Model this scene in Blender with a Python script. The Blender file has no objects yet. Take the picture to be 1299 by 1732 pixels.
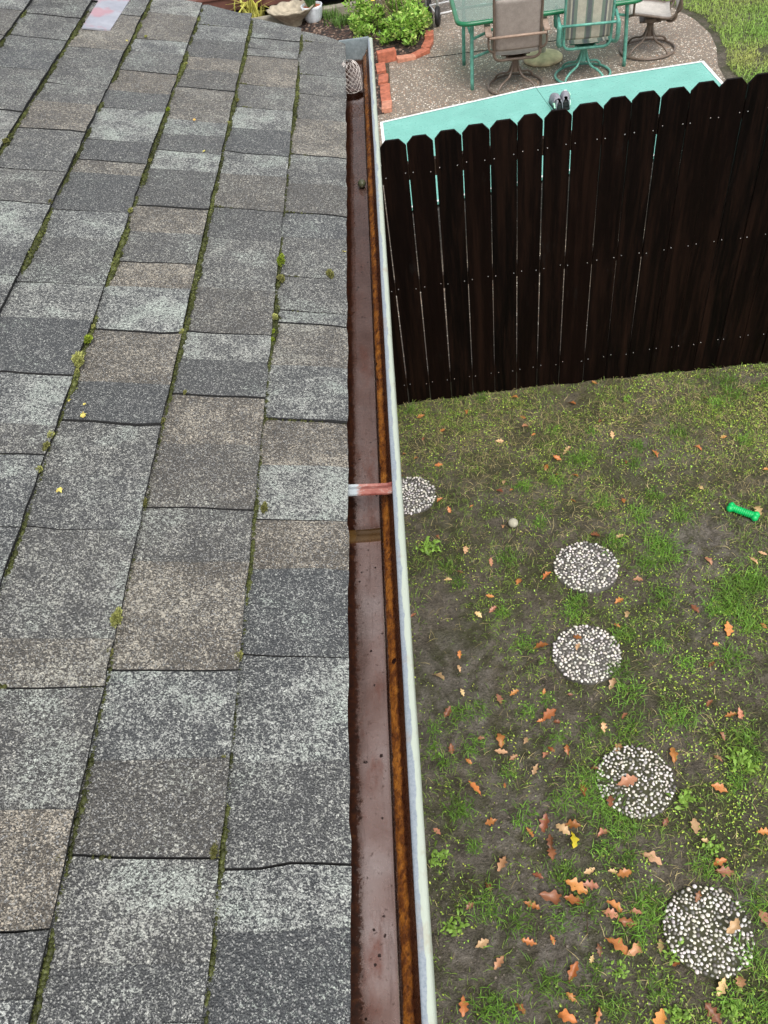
import bpy, bmesh, math, random
import numpy as np
from mathutils import Vector, Matrix
random.seed(7); rng = np.random.default_rng(7)
scene = bpy.context.scene
col = scene.collection
PI = math.pi; R_ = math.radians

# ------------------------------------------------------------------ camera
CAM_Z = 3.75
RW = np.array([[0.99286513, 0.10139153, 0.06275816],
               [-0.03265565, 0.73738453, -0.67468338],
               [-0.11468408, 0.6678202, 0.73543439]])      # world <- camera axes
FPX, CX, CY = 1414.0, 649.5, 866.0
cam = bpy.data.cameras.new('camera'); co = bpy.data.objects.new('camera', cam); col.objects.link(co)
cam.sensor_fit = 'VERTICAL'; cam.sensor_height = 24.0; cam.lens = 24.0*FPX/1732
cam.clip_start = 0.05; cam.clip_end = 2000
m = Matrix([[*RW[0], 0], [*RW[1], 0], [*RW[2], CAM_Z], [0, 0, 0, 1]])
co.matrix_world = m
scene.camera = co

# ------------------------------------------------------------------ world, sun, exposure
SUN_EL, SUN_AZ = R_(58), R_(165)          # azimuth measured from +Y towards +X
w = bpy.data.worlds.new('World'); scene.world = w; w.use_nodes = True
nt = w.node_tree; nt.nodes.clear()
out = nt.nodes.new('ShaderNodeOutputWorld'); bg = nt.nodes.new('ShaderNodeBackground')
sky = nt.nodes.new('ShaderNodeTexSky'); sky.sky_type = 'NISHITA'; sky.sun_disc = False
sky.sun_elevation = SUN_EL; sky.sun_rotation = SUN_AZ; sky.dust_density = 4; sky.ozone_density = 1.0; sky.air_density = 1.0
hs = nt.nodes.new('ShaderNodeHueSaturation'); hs.inputs['Saturation'].default_value = 0.22
nt.links.new(sky.outputs[0], hs.inputs['Color']); nt.links.new(hs.outputs[0], bg.inputs['Color'])
bg.inputs['Strength'].default_value = 0.15
nt.links.new(bg.outputs[0], out.inputs['Surface'])
sl = bpy.data.lights.new('sun', 'SUN'); sl.energy = 1.1; sl.angle = R_(35); sl.color = (1, .97, .92)
so = bpy.data.objects.new('sun', sl); col.objects.link(so)
sd = Vector((math.sin(SUN_AZ)*math.cos(SUN_EL), math.cos(SUN_AZ)*math.cos(SUN_EL), math.sin(SUN_EL)))
so.rotation_euler = sd.to_track_quat('Z', 'Y').to_euler(); so.location = (0, 0, 20)
scene.view_settings.view_transform = 'Standard'; scene.view_settings.look = 'None'
scene.view_settings.gamma = 1.0; scene.view_settings.exposure = 0.68

# ------------------------------------------------------------------ projection helpers
def ray(x, y):
    return RW @ np.array([x-CX, -(y-CY), -FPX])
def at(x, y, z=0.0):                     # photo pixel -> point on the horizontal plane z
    d = ray(x, y); t = (z-CAM_Z)/d[2]
    return np.array([d[0]*t, d[1]*t, z])
def proj(P):                             # world points (n,3) -> photo pixels
    c = (np.asarray(P, float)-np.array([0, 0, CAM_Z])) @ RW
    return CX+FPX*c[..., 0]/-c[..., 2], CY-FPX*c[..., 1]/-c[..., 2]
def hash2(ix, iy, s=0):
    h = np.sin(ix*127.1+iy*311.7+s*74.7)*43758.5453
    return h-np.floor(h)
def vnoise(x, y, s=0):
    x = np.asarray(x, float); y = np.asarray(y, float)
    ix = np.floor(x); iy = np.floor(y); fx = x-ix; fy = y-iy
    fx = fx*fx*(3-2*fx); fy = fy*fy*(3-2*fy)
    a = hash2(ix, iy, s); b = hash2(ix+1, iy, s); c = hash2(ix, iy+1, s); d = hash2(ix+1, iy+1, s)
    return (a*(1-fx)+b*fx)*(1-fy)+(c*(1-fx)+d*fx)*fy
def ground_h(x, y):
    x = np.asarray(x, float); y = np.asarray(y, float)
    near = (y < 4.9)*1.0
    h = (vnoise(x*1.3, y*1.3, 3)-.5)*.05+(vnoise(x*5, y*5, 4)-.5)*.022+(vnoise(x*17, y*17, 5)-.5)*.012+(vnoise(x*38, y*38, 6)-.5)*.008
    return h*near*np.clip((5.0-y)/.5, 0, 1)

def bare(px, py):                        # 1 where the photo shows bare mud
    b = np.zeros(len(px))
    for x, y, rx, ry, s in ((770, 1180, 130, 130, .9), (930, 1590, 130, 150, 1.0), (860, 1400, 150, 110, .75), (1180, 920, 90, 60, .9), (1190, 1040, 70, 70, .6), (760, 1640, 90, 120, .6), (900, 1280, 90, 60, .6), (1240, 640, 60, 22, .8), (1110, 760, 90, 70, .4), (1270, 1520, 40, 60, .9)):
        b = np.maximum(b, s*np.exp(-((px-x)/rx)**2-((py-y)/ry)**2))
    return b
# ------------------------------------------------------------------ object helpers
def tag(o, label=None, cat=None, group=None, kind=None):
    if label: o['label'] = label
    if cat: o['category'] = cat
    if group: o['group'] = group
    if kind: o['kind'] = kind
    return o
def empty(name, loc=(0, 0, 0), rz=0.0):
    o = bpy.data.objects.new(name, None); col.objects.link(o)
    o.location = loc; o.rotation_euler = (0, 0, rz); o.empty_display_size = .05
    return o
def obj(name, mesh, mat=None, parent=None, smooth=False):
    o = bpy.data.objects.new(name, mesh); col.objects.link(o)
    if mat is not None:
        mats = mat if isinstance(mat, (list, tuple)) else [mat]
        if len(mesh.materials) == 0:
            for mm in mats: mesh.materials.append(mm)
    if parent: o.parent = parent
    if smooth: mesh.shade_smooth()
    return o
def copy_tree(o, parent=None):
    c = o.copy(); col.objects.link(c)
    if parent: c.parent = parent
    for ch in list(o.children): copy_tree(ch, c)
    return c
class MB:
    """collects shapes into one mesh"""
    def __init__(s): s.v = []; s.f = []; s.mi = []; s.c = []; s.cur = 0; s.col = None
    def add(s, vs, fs):
        b = len(s.v); s.v += [tuple(map(float, p)) for p in vs]
        for f in fs:
            s.f.append(tuple(b+i for i in f)); s.mi.append(s.cur)
            if s.col is not None: s.c.append(s.col)
    def box(s, x0, x1, y0, y1, z0, z1, M=None):
        vs = [(x, y, z) for z in (z0, z1) for y in (y0, y1) for x in (x0, x1)]
        if M is not None: vs = [M @ Vector(p) for p in vs]
        s.add(vs, [(0, 2, 3, 1), (4, 5, 7, 6), (0, 1, 5, 4), (2, 6, 7, 3), (0, 4, 6, 2), (1, 3, 7, 5)])
    def tube(s, pts, r, n=8, closed=False, smooth=0, sx=1.0):
        P = [np.array(p, float) for p in pts]
        if smooth:
            Q = []; N = len(P); rng_ = range(N if closed else N-1)
            for i in rng_:
                p0 = P[(i-1) % N] if closed or i > 0 else P[i]
                p1 = P[i]; p2 = P[(i+1) % N]; p3 = P[(i+2) % N] if closed or i+2 < N else p2
                for k in range(smooth):
                    t = k/smooth
                    Q.append(.5*((2*p1)+(-p0+p2)*t+(2*p0-5*p1+4*p2-p3)*t*t+(-p0+3*p1-3*p2+p3)*t**3))
            if not closed: Q.append(P[-1])
            P = Q
        N = len(P); rr = r if hasattr(r, '__len__') else None
        T = []
        for i in range(N):
            a = P[(i-1) % N] if closed or i > 0 else P[i]; b = P[(i+1) % N] if closed or i < N-1 else P[i]
            d = b-a; T.append(d/(np.linalg.norm(d)+1e-12))
        u = np.cross(T[0], [0, 0, 1.])
        if np.linalg.norm(u) < .1: u = np.cross(T[0], [1., 0, 0])
        u /= np.linalg.norm(u); vs = []
        for i in range(N):
            u = u-T[i]*(u @ T[i]); u /= np.linalg.norm(u)+1e-12; v = np.cross(T[i], u)
            ri = (np.interp(i/(N-1), np.linspace(0, 1, len(rr)), rr) if rr else r)
            for k in range(n):
                a = 2*PI*k/n; vs.append(P[i]+ri*(math.cos(a)*u*sx+math.sin(a)*v))
        fs = []
        for i in range(N if closed else N-1):
            j = (i+1) % N
            for k in range(n):
                l = (k+1) % n; fs.append((i*n+k, i*n+l, j*n+l, j*n+k))
        if not closed:
            fs.append(tuple(reversed(range(n)))); fs.append(tuple((N-1)*n+k for k in range(n)))
        s.add(vs, fs)
    def lathe(s, prof, n=24, c=(0, 0, 0), caps=True):
        vs = []; N = len(prof)
        for r, z in prof:
            for k in range(n):
                a = 2*PI*k/n; vs.append((c[0]+r*math.cos(a), c[1]+r*math.sin(a), c[2]+z))
        fs = [(i*n+k, i*n+(k+1) % n, (i+1)*n+(k+1) % n, (i+1)*n+k) for i in range(N-1) for k in range(n)]
        if caps: fs += [tuple(reversed(range(n))), tuple((N-1)*n+k for k in range(n))]
        s.add(vs, fs)
    def prism(s, poly, z0, z1):
        n = len(poly)
        s.add([(x, y, z0) for x, y in poly]+[(x, y, z1) for x, y in poly],
              [tuple(reversed(range(n))), tuple(range(n, 2*n))]+[(i, (i+1) % n, n+(i+1) % n, n+i) for i in range(n)])
    def build(s, name, mat=None, parent=None, smooth=False, bevel=0.0):
        me = bpy.data.meshes.new(name); me.from_pydata(s.v, [], s.f)
        if any(s.mi): me.polygons.foreach_set('material_index', s.mi)
        if s.c:
            a = me.color_attributes.new('tone', 'FLOAT_COLOR', 'CORNER')
            lt = np.zeros(len(me.polygons), int); me.polygons.foreach_get('loop_total', lt)
            a.data.foreach_set('color', np.repeat(np.array([(*c, 1.0) if len(c) == 3 else c for c in s.c]), lt, axis=0).ravel())
        me.update()
        o = obj(name, me, mat, parent, smooth)
        if bevel:
            b = o.modifiers.new('bevel', 'BEVEL'); b.width = bevel; b.segments = 2; b.limit_method = 'ANGLE'
        return o
def mesh_np(name, V, F, attr=None):
    """quads or tris as arrays; attr = one RGB colour per face"""
    me = bpy.data.meshes.new(name); nf, k = F.shape
    me.vertices.add(len(V)); me.vertices.foreach_set('co', V.astype(np.float32).ravel())
    me.loops.add(nf*k); me.loops.foreach_set('vertex_index', F.astype(np.int32).ravel())
    me.polygons.add(nf); me.polygons.foreach_set('loop_start', np.arange(0, nf*k, k, dtype=np.int32))
    me.update(calc_edges=True)
    if attr is not None:
        a = me.color_attributes.new('tone', 'FLOAT_COLOR', 'CORNER')
        c = np.concatenate([attr, np.ones((nf, 1))], 1)
        a.data.foreach_set('color', np.repeat(c, k, axis=0).astype(np.float32).ravel())
    return me

# ------------------------------------------------------------------ material helpers
class NB:
    def __init__(s, name):
        s.m = bpy.data.materials.new(name); s.m.use_nodes = True; s.t = s.m.node_tree
        s.b = s.t.nodes['Principled BSDF']; s._co = None
    def n(s, typ, **kw):
        x = s.t.nodes.new(typ)
        for k, v in kw.items(): setattr(x, k, v)
        return x
    def link(s, a, b): s.t.links.new(a, b)
    def set(s, inp, v):
        if hasattr(v, 'is_linked') or isinstance(v, bpy.types.NodeSocket): s.link(v, inp)
        else:
            if isinstance(v, (tuple, list)) and len(v) == 3 and inp.type == 'RGBA': v = (*v, 1)
            inp.default_value = v
    @property
    def co(s):
        if s._co is None: s._co = s.n('ShaderNodeTexCoord').outputs['Object']
        return s._co
    def map(s, scale, co=None):
        x = s.n('ShaderNodeMapping'); s.link(co or s.co, x.inputs[0]); x.inputs['Scale'].default_value = scale
        return x.outputs[0]
    def noise(s, scale, detail=3, rough=.55, co=None, dist=0):
        x = s.n('ShaderNodeTexNoise'); s.link(co or s.co, x.inputs['Vector'])
        x.inputs['Scale'].default_value = scale; x.inputs['Detail'].default_value = detail
        x.inputs['Roughness'].default_value = rough; x.inputs['Distortion'].default_value = dist
        return x.outputs['Fac']
    def vor(s, scale, out='Distance', co=None, feature='F1', rand=1):
        x = s.n('ShaderNodeTexVoronoi', feature=feature); s.link(co or s.co, x.inputs['Vector'])
        x.inputs['Scale'].default_value = scale; x.inputs['Randomness'].default_value = rand
        return x.outputs[out]
    def ramp(s, fac, stops, interp='LINEAR'):
        x = s.n('ShaderNodeValToRGB'); s.set(x.inputs[0], fac); e = x.color_ramp; e.interpolation = interp
        while len(e.elements) < len(stops): e.elements.new(.5)
        for el, (p, c) in zip(e.elements, stops):
            el.position = p; el.color = (*c, 1) if hasattr(c, '__len__') else (c, c, c, 1)
        return x.outputs[0]
    def step(s, v, a, b):
        x = s.n('ShaderNodeMapRange'); s.set(x.inputs[0], v); s.set(x.inputs[1], a); s.set(x.inputs[2], b)
        return x.outputs[0]
    def math(s, op, a, b=0.0, c=None, clamp=False):
        x = s.n('ShaderNodeMath', operation=op); x.use_clamp = clamp
        s.set(x.inputs[0], a); s.set(x.inputs[1], b)
        if c is not None: s.set(x.inputs[2], c)
        return x.outputs[0]
    def mix(s, fac, a, b, mode='MIX'):
        x = s.n('ShaderNodeMix', data_type='RGBA', blend_type=mode)
        s.set(x.inputs[0], fac); s.set(x.inputs[6], a); s.set(x.inputs[7], b)
        return x.outputs[2]
    def sep(s, v):
        x = s.n('ShaderNodeSeparateXYZ'); s.link(v, x.inputs[0]); return x.outputs
    def attr(s, name='tone'):
        x = s.n('ShaderNodeAttribute'); x.attribute_name = name; return x.outputs['Color']
    def bump(s, h, strength=.5, dist=.002):
        x = s.n('ShaderNodeBump'); s.link(h, x.inputs['Height'])
        x.inputs['Strength'].default_value = strength; x.inputs['Distance'].default_value = dist
        s.link(x.outputs[0], s.b.inputs['Normal'])
    def fin(s, color=None, rough=None, metal=None, spec=None, coat=None):
        for k, v in (('Base Color', color), ('Roughness', rough), ('Metallic', metal), ('Specular IOR Level', spec), ('Coat Weight', coat)):
            if v is not None: s.set(s.b.inputs[k], v)
        return s.m
def simple(name, c, rough=.6, metal=0., var=.25, scale=12, bump=.0, spec=.5):
    k = NB(name); n = k.noise(scale, 4)
    c2 = tuple(x*(1-var) for x in c); c3 = tuple(min(1, x*(1+var)) for x in c)
    if bump: k.bump(k.noise(scale*8, 3), bump, .002)
    return k.fin(k.ramp(n, [(.3, c2), (.7, c3)]), rough, metal, spec)

# shingles: 'tone' r = how much pale granule, g = brownness, b = random
def shingle_mat():
    k = NB('shingle granules'); a = k.n('ShaderNodeSeparateColor'); k.link(k.attr(), a.inputs[0])
    L, B, Rn = a.outputs[0], a.outputs[1], a.outputs[2]
    big = k.noise(9, 4, .6); mid = k.noise(34, 3, .6)
    g = k.noise(205, 3, .75, dist=.9); fine = k.noise(480, 2, .6)
    cell = k.vor(520, 'Color')
    # threshold falls where the tab is light and where patches of lichen sit
    lev = k.math('ADD', k.math('MULTIPLY', L, .105), k.math('MULTIPLY', k.math('SUBTRACT', big, .5), k.math('MULTIPLY_ADD', L, .30, .06)))
    lev = k.math('ADD', lev, k.math('MULTIPLY', k.math('SUBTRACT', mid, .5), .16))
    th = k.math('SUBTRACT', .558, lev)
    gg = k.math('ADD', k.math('MULTIPLY', g, .75), k.math('MULTIPLY', fine, .25))
    sp = k.math('MULTIPLY', k.math('SUBTRACT', gg, th), 13.0, clamp=True)
    dark = k.mix(B, (.070, .075, .077), (.112, .096, .074))
    cs = k.n('ShaderNodeSeparateColor'); k.link(cell, cs.inputs[0])
    dark = k.mix(k.math('MULTIPLY', cs.outputs[0], .75), dark, (.035, .036, .038))
    dark = k.mix(k.step(cs.outputs[1], .86, .9), dark, (.26, .26, .25))
    pale = k.mix(B, (.57, .59, .54), (.57, .50, .39))
    pale = k.mix(k.math('MULTIPLY', k.step(big, .5, .62), k.math('SUBTRACT', 1, B)), pale, (.54, .60, .53))
    pale = k.mix(k.math('MULTIPLY', cs.outputs[2], .75), pale, (.20, .20, .19))
    c = k.mix(k.math('MULTIPLY', sp, .9), dark, pale)
    h = k.math('ADD', k.math('MULTIPLY', gg, 1.0), k.math('MULTIPLY', k.vor(330), .9))
    k.bump(h, .9, .0045)
    return k.fin(c, k.ramp(mid, [(.35, .42), (.65, .68)]), spec=.5)
M = {}
M['shingle'] = shingle_mat()
M['asphalt'] = simple('asphalt shingle edge', (.020, .020, .020), .9, scale=60)
M['felt'] = simple('underlay', (.02, .02, .02), .9)
M['white_paint'] = simple('white paint', (.7, .7, .66), .5, var=.08)
M['siding'] = simple('painted siding', (.62, .58, .48), .7, var=.08, scale=3)
def moss_mat():
    k = NB('moss'); n = k.noise(60, 4); f = k.noise(700, 2)
    c = k.ramp(n, [(.3, (.045, .055, .012)), (.5, (.14, .15, .035)), (.7, (.26, .27, .07))])
    c = k.mix(k.step(f, .55, .75), c, (.30, .30, .12)); k.bump(f, .8, .003)
    return k.fin(c, .9, spec=.2)
M['moss'] = moss_mat()
def moss_attr():
    k = NB('moss cushion'); oi = k.n('ShaderNodeObjectInfo')
    return k.fin(k.mix(1.0, oi.outputs['Color'], k.attr(), 'MULTIPLY'), .9, spec=.15)
M['cushion'] = moss_attr()
def gutter_floor():
    k = NB('wet rusty gutter floor'); st = k.map((1, .35, 1)); x = k.sep(k.co)[0]
    n = k.noise(26, 5, .65, co=st); n2 = k.noise(120, 4, .65); n3 = k.noise(9, 4, .6)
    c = k.ramp(n3, [(.3, (.26, .185, .165)), (.5, (.38, .315, .305)), (.7, (.46, .43, .435))])
    c = k.mix(k.math('MULTIPLY', k.step(n, .52, .68), .75), c, (.22, .085, .055))
    c = k.mix(k.step(n2, .62, .70), c, (.05, .022, .015))
    c = k.mix(k.math('MULTIPLY', k.step(k.sep(k.co)[1], .35, 2.3), .62), c, k.ramp(n, [(.35, (.10, .048, .036)), (.65, (.21, .125, .10))]))  # sky reflection painted into the paler near end, rust browner towards the outlet
    spots = k.math('LESS_THAN', k.math('ADD', k.vor(60), k.math('MULTIPLY', k.math('SUBTRACT', n2, .5), .5)), k.math('MULTIPLY', k.noise(8), .27))
    c = k.mix(k.math('MULTIPLY', spots, k.step(n, .44, .5)), c, (.03, .016, .012))
    # rust strip on the house side, roof edge's dark reflection painted in, ragged edge
    edge = k.math('ADD', x, k.math('MULTIPLY', k.math('SUBTRACT', k.noise(95, 6, .8), .5), .036))
    edge = k.math('ADD', edge, k.math('MULTIPLY', k.math('SUBTRACT', k.noise(340, 4, .8), .5), .022))
    c = k.mix(k.math('MULTIPLY', k.step(k.noise(30, 5, .75, co=k.map((3.2, .22, 1)), dist=.6), .55, .68), .55), c, (.085, .045, .036))
    s = k.step(edge, -.1650, -.1618)
    rust = k.ramp(n2, [(.35, (.012, .004, .002)), (.6, (.05, .015, .005)), (.75, (.12, .055, .015))])
    c = k.mix(s, rust, c)
    c = k.mix(k.math('MULTIPLY', k.step(x, -.1185, -.1172), .5), c, (.30, .22, .195))
    c = k.mix(k.math('MULTIPLY', k.math('COMPARE', k.sep(k.co)[1], 1.078, .017), .9), c, (.10, .05, .008))
    k.bump(n, .05, .003)
    return k.fin(c, k.mix(s, (.45,)*3, k.ramp(n2, [(.3, .16), (.7, .34)])), k.math('MULTIPLY', s, .62), .5)
M['gutter_floor'] = gutter_floor()
def rust_wall():
    k = NB('rusted gutter face'); st = k.map((1, .6, 1))
    n = k.noise(46, 7, .82, co=st); n2 = k.noise(150, 4, .7); z = k.sep(k.co)[2]
    c = k.ramp(n, [(.33, (.035, .010, .004)), (.45, (.16, .05, .012)), (.56, (.38, .135, .020)), (.75, (.56, .25, .055))])
    c = k.mix(k.step(n2, .55, .7), c, (.06, .018, .006))
    c = k.mix(k.math('LESS_THAN', k.vor(24), .16), c, (.022, .006, .004))
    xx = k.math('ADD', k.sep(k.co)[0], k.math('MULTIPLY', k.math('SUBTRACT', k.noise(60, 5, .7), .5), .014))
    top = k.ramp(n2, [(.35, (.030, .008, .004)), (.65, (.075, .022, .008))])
    c = k.mix(k.step(xx, -.0960, -.0920), c, top); c = k.mix(k.step(xx, -.1065, -.1085), c, (.035, .012, .006))  # shade under the lip and at the wall foot painted into the rust
    k.bump(n2, .7, .003)
    return k.fin(c, k.ramp(n2, [(.3, .14), (.7, .42)]), .2, .6)
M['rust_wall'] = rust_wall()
def galv():
    k = NB('flaking galvanised lip'); x = k.sep(k.co)[0]
    n = k.noise(50, 5, .7, co=k.map((1, .2, 1))); n2 = k.noise(240, 4, .7)
    grey = k.ramp(n2, [(.3, (.19, .225, .26)), (.7, (.32, .355, .39))])
    e = k.math('ADD', x, k.math('MULTIPLY', k.math('SUBTRACT', n, .5), .022))
    c = k.mix(k.step(e, -.0725, -.0718), grey, (.42, .465, .39))
    c = k.mix(k.math('MULTIPLY', k.step(n2, .66, .70), .6), c, (.18, .17, .15))
    c = k.mix(k.math('MULTIPLY', k.step(k.noise(14, 4, .7), .57, .66), .35), c, (.30, .20, .12))
    k.bump(n2, .3, .001)
    return k.fin(c, .5, .1, .4)
M['galv'] = galv()
def endcap():
    k = NB('grey zinc end cap'); z = k.sep(k.co)[2]; n = k.noise(70, 5, .7)
    c = k.ramp(n, [(.3, (.16, .20, .215)), (.7, (.30, .35, .36))])
    e = k.math('ADD', z, k.math('MULTIPLY', k.math('SUBTRACT', n, .5), .03))
    c = k.mix(k.step(e, 2.522, 2.535), (.06, .025, .012), c)
    return k.fin(c, .5, .3)
M['endcap'] = endcap()
def strap_mat():
    k = NB('flaking red strap'); x = k.sep(k.co)[0]; n = k.noise(60, 5, .7, co=k.map((.5, 1, 1)))
    e = k.math('ADD', x, k.math('MULTIPLY', k.math('SUBTRACT', n, .5), .05))
    c = k.mix(k.step(e, -.150, -.143), (.33, .365, .38), k.ramp(n, [(.4, (.19, .045, .032)), (.55, (.28, .10, .075)), (.64, (.40, .36, .33))]))
    return k.fin(c, .5, .1)
M['strap'] = strap_mat()
def water():
    k = NB('thin water film'); t = k.t; t.nodes.remove(k.b)
    tr = k.n('ShaderNodeBsdfTransparent'); gl = k.n('ShaderNodeBsdfGlossy'); gl.inputs['Roughness'].default_value = .04
    tr.inputs[0].default_value = (.93, .86, .82, 1)
    fr = k.n('ShaderNodeFresnel'); fr.inputs['IOR'].default_value = 1.33
    b = k.n('ShaderNodeBump'); k.link(k.noise(45, 3, .5), b.inputs['Height']); b.inputs['Strength'].default_value = .03; b.inputs['Distance'].default_value = .003
    k.link(b.outputs[0], gl.inputs['Normal']); k.link(b.outputs[0], fr.inputs['Normal'])
    mx = k.n('ShaderNodeMixShader'); k.link(fr.outputs[0], mx.inputs[0]); k.link(tr.outputs[0], mx.inputs[1]); k.link(gl.outputs[0], mx.inputs[2])
    k.link(mx.outputs[0], t.nodes['Material Output'].inputs[0]); return k.m
M['water'] = water()
def soil_mat():
    k = NB('muddy soil'); n = k.noise(1.7, 5, .6); n2 = k.noise(14, 5, .68); n3 = k.noise(90, 4, .7)
    c = k.ramp(n2, [(.28, (.055, .045, .032)), (.5, (.135, .113, .083)), (.72, (.24, .205, .16))])
    c = k.mix(k.math('MULTIPLY', k.step(n, .5, .62), .5), c, (.17, .145, .12))
    c = k.mix(k.math('MULTIPLY', k.step(k.noise(3.1, 4, .65), .44, .56), .75), c, (.056, .062, .018))
    c = k.mix(k.math('MULTIPLY', k.step(n3, .48, .64), .6), c, (.026, .021, .014))
    n4 = k.noise(210, 3, .7); c = k.mix(k.math('MULTIPLY', k.step(n4, .58, .7), .6), c, (.20, .17, .125)); c = k.mix(k.math('MULTIPLY', k.math('MULTIPLY', k.step(k.noise(150, 3, .7), .54, .64), k.step(k.noise(4.3, 4, .65), .42, .6)), .8), c, (.115, .125, .028))
    c = k.mix(k.math('LESS_THAN', k.vor(26), .07), c, (.24, .22, .19))
    tn = k.n('ShaderNodeSeparateColor'); k.link(k.attr(), tn.inputs[0])
    mudc = k.ramp(n2, [(.3, (.075, .063, .052)), (.5, (.20, .175, .15)), (.7, (.31, .28, .245))]); mudc = k.mix(k.math('MULTIPLY', k.step(n3, .5, .66), .5), mudc, (.05, .042, .034))
    c = k.mix(k.math('MULTIPLY', k.math('MULTIPLY', tn.outputs[0], k.step(k.noise(7, 5, .7), .38, .55)), .85), c, mudc)
    c = k.mix(k.math('MULTIPLY', k.math('MULTIPLY', tn.outputs[1], k.step(k.noise(11, 5, .7), .36, .6)), .5), c, (.17, .15, .075))
    k.bump(k.math('ADD', k.math('MULTIPLY', n3, 1.3), k.math('MULTIPLY', n2, 2)), 1.0, .022)
    return k.fin(c, k.ramp(n, [(.4, .55), (.6, .85)]), spec=.4)
M['soil'] = soil_mat()
def blade_mat(name, rough=.5):
    k = NB(name); c = k.attr(); k.set(k.b.inputs['Base Color'], c)
    t = k.t; tl = k.n('ShaderNodeBsdfTranslucent'); k.link(c, tl.inputs[0]); mx = k.n('ShaderNodeMixShader'); mx.inputs[0].default_value = .3
    k.link(k.b.outputs[0], mx.inputs[1]); k.link(tl.outputs[0], mx.inputs[2]); k.link(mx.outputs[0], t.nodes['Material Output'].inputs[0])
    return k.fin(rough=rough, spec=.35)
M['blade'] = blade_mat('grass blade'); M['foliage'] = blade_mat('foliage')
def leaf_mat():
    k = NB('fallen oak leaf'); oi = k.n('ShaderNodeObjectInfo'); n = k.noise(55, 4, .65); y = k.sep(k.co)
    c = k.mix(k.step(n, .45, .72), oi.outputs['Color'], k.mix(.6, oi.outputs['Color'], (.10, .03, .01)))
    vein = k.math('LESS_THAN', k.math('ABSOLUTE', y[0]), .0011)
    c = k.mix(k.math('MULTIPLY', vein, .6), c, (.55, .35, .16))
    return k.fin(c, .42, spec=.5)
M['leaf'] = leaf_mat()
def pebble_mat(name, base, scale, stops, wet=.6):
    k = NB(name); v = k.n('ShaderNodeTexVoronoi', feature='F1'); k.link(k.co, v.inputs['Vector']); v.inputs['Scale'].default_value = scale
    cs = k.n('ShaderNodeSeparateColor'); k.link(v.outputs['Color'], cs.inputs[0])
    pc = k.ramp(cs.outputs[0], stops, 'CONSTANT'); big = k.noise(1.2, 4)
    d = k.math('ADD', v.outputs['Distance'], k.math('MULTIPLY', cs.outputs[1], .25))
    c = k.mix(k.step(d, .46, .56), pc, base)
    c = k.mix(k.math('MULTIPLY', k.step(big, .45, .65), .35), c, tuple(x*.7 for x in base))
    k.bump(k.math('SUBTRACT', 1, d), .7, .004); return k.fin(c, wet, spec=.4)
M['patio'] = pebble_mat('exposed aggregate patio', (.20, .165, .13), 52,
    [(0, (.13, .10, .075)), (.16, (.30, .22, .15)), (.34, (.40, .31, .235)), (.48, (.16, .13, .105)), (.58, (.58, .49, .38)), (.74, (.84, .78, .68)), (.90, (.46, .27, .17))])
M['stone_slab'] = simple('dark concrete', (.075, .07, .06), .8, var=.4, scale=30, bump=.4)
M['stone_moss'] = simple('mossy concrete', (.042, .042, .018), .85, var=.4, scale=30, bump=.4)
def peb():
    k = NB('white pebbles'); c = k.attr(); return k.fin(c, .4)
M['pebble'] = peb()
def wood_fence():
    k = NB('wet dark stained fence wood'); oi = k.n('ShaderNodeObjectInfo')
    st = k.map((1, 1, .07)); n = k.noise(48, 5, .75, co=st, dist=.4); n2 = k.noise(9, 5, .7, co=k.map((1.6, 1, .10)))
    c = k.ramp(n, [(.36, (.0011, .0007, .0006)), (.54, (.0030, .0017, .0014)), (.68, (.0095, .0045, .0030)), (.82, (.032, .016, .010))])
    c = k.mix(k.math('MULTIPLY', oi.outputs['Random'], .55), c, (.0062, .0024, .0016))
    c = k.mix(k.math('MULTIPLY', k.step(n2, .48, .7), .7), c, (.017, .0074, .0043))
    c = k.mix(k.math('MULTIPLY', k.step(k.noise(11, 6, .75, co=k.map((1, 1, .3))), .62, .70), .5), c, (.012, .0105, .0097))
    k.bump(n, .35, .002); return k.fin(c, k.ramp(n2, [(.3, .42), (.7, .6)]), spec=.07)
M['fence'] = wood_fence()
M['raw_wood'] = simple('weathered rail wood', (.06, .035, .02), .7, scale=8)
M['nail'] = simple('zinc nail', (.5, .5, .5), .35, .7)
def table_mat():
    k = NB('turquoise table top'); n = k.noise(5, 5, .65); n2 = k.noise(30, 5, .7)
    c = k.ramp(n, [(.3, (.145, .40, .335)), (.6, (.17, .45, .38)), (.75, (.21, .51, .44))])
    c = k.mix(k.math('MULTIPLY', k.step(n2, .62, .72), .3), c, (.12, .33, .28)); c = k.mix(k.math('MULTIPLY', k.step(k.noise(2.2, 6, .75), .52, .68), .4), c, (.13, .33, .29)); return k.fin(c, k.ramp(n2, [(.4, .25), (.6, .5)]), spec=.5)
M['turq'] = table_mat()
M['white_line'] = simple('white line paint', (.75, .78, .76), .5, var=.06)
M['black'] = simple('black rubber', (.012, .012, .013), .6)
M['shoe_grey'] = simple('grey shoe fabric', (.24, .24, .27), .7, scale=60, bump=.3)
M['mint'] = simple('mint rubber', (.42, .80, .55), .5, var=.1)
M['brown_metal'] = simple('brown bronze paint', (.14, .105, .08), .4, scale=25)
M['arm_wood'] = simple('weathered brown armrest', (.32, .23, .175), .6, scale=30)
M['green_metal'] = simple('blue green paint', (.11, .33, .26), .4, scale=25, var=.3)
M['rim_green'] = simple('bright green rim', (.012, .15, .062), .3, var=.2)
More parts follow.
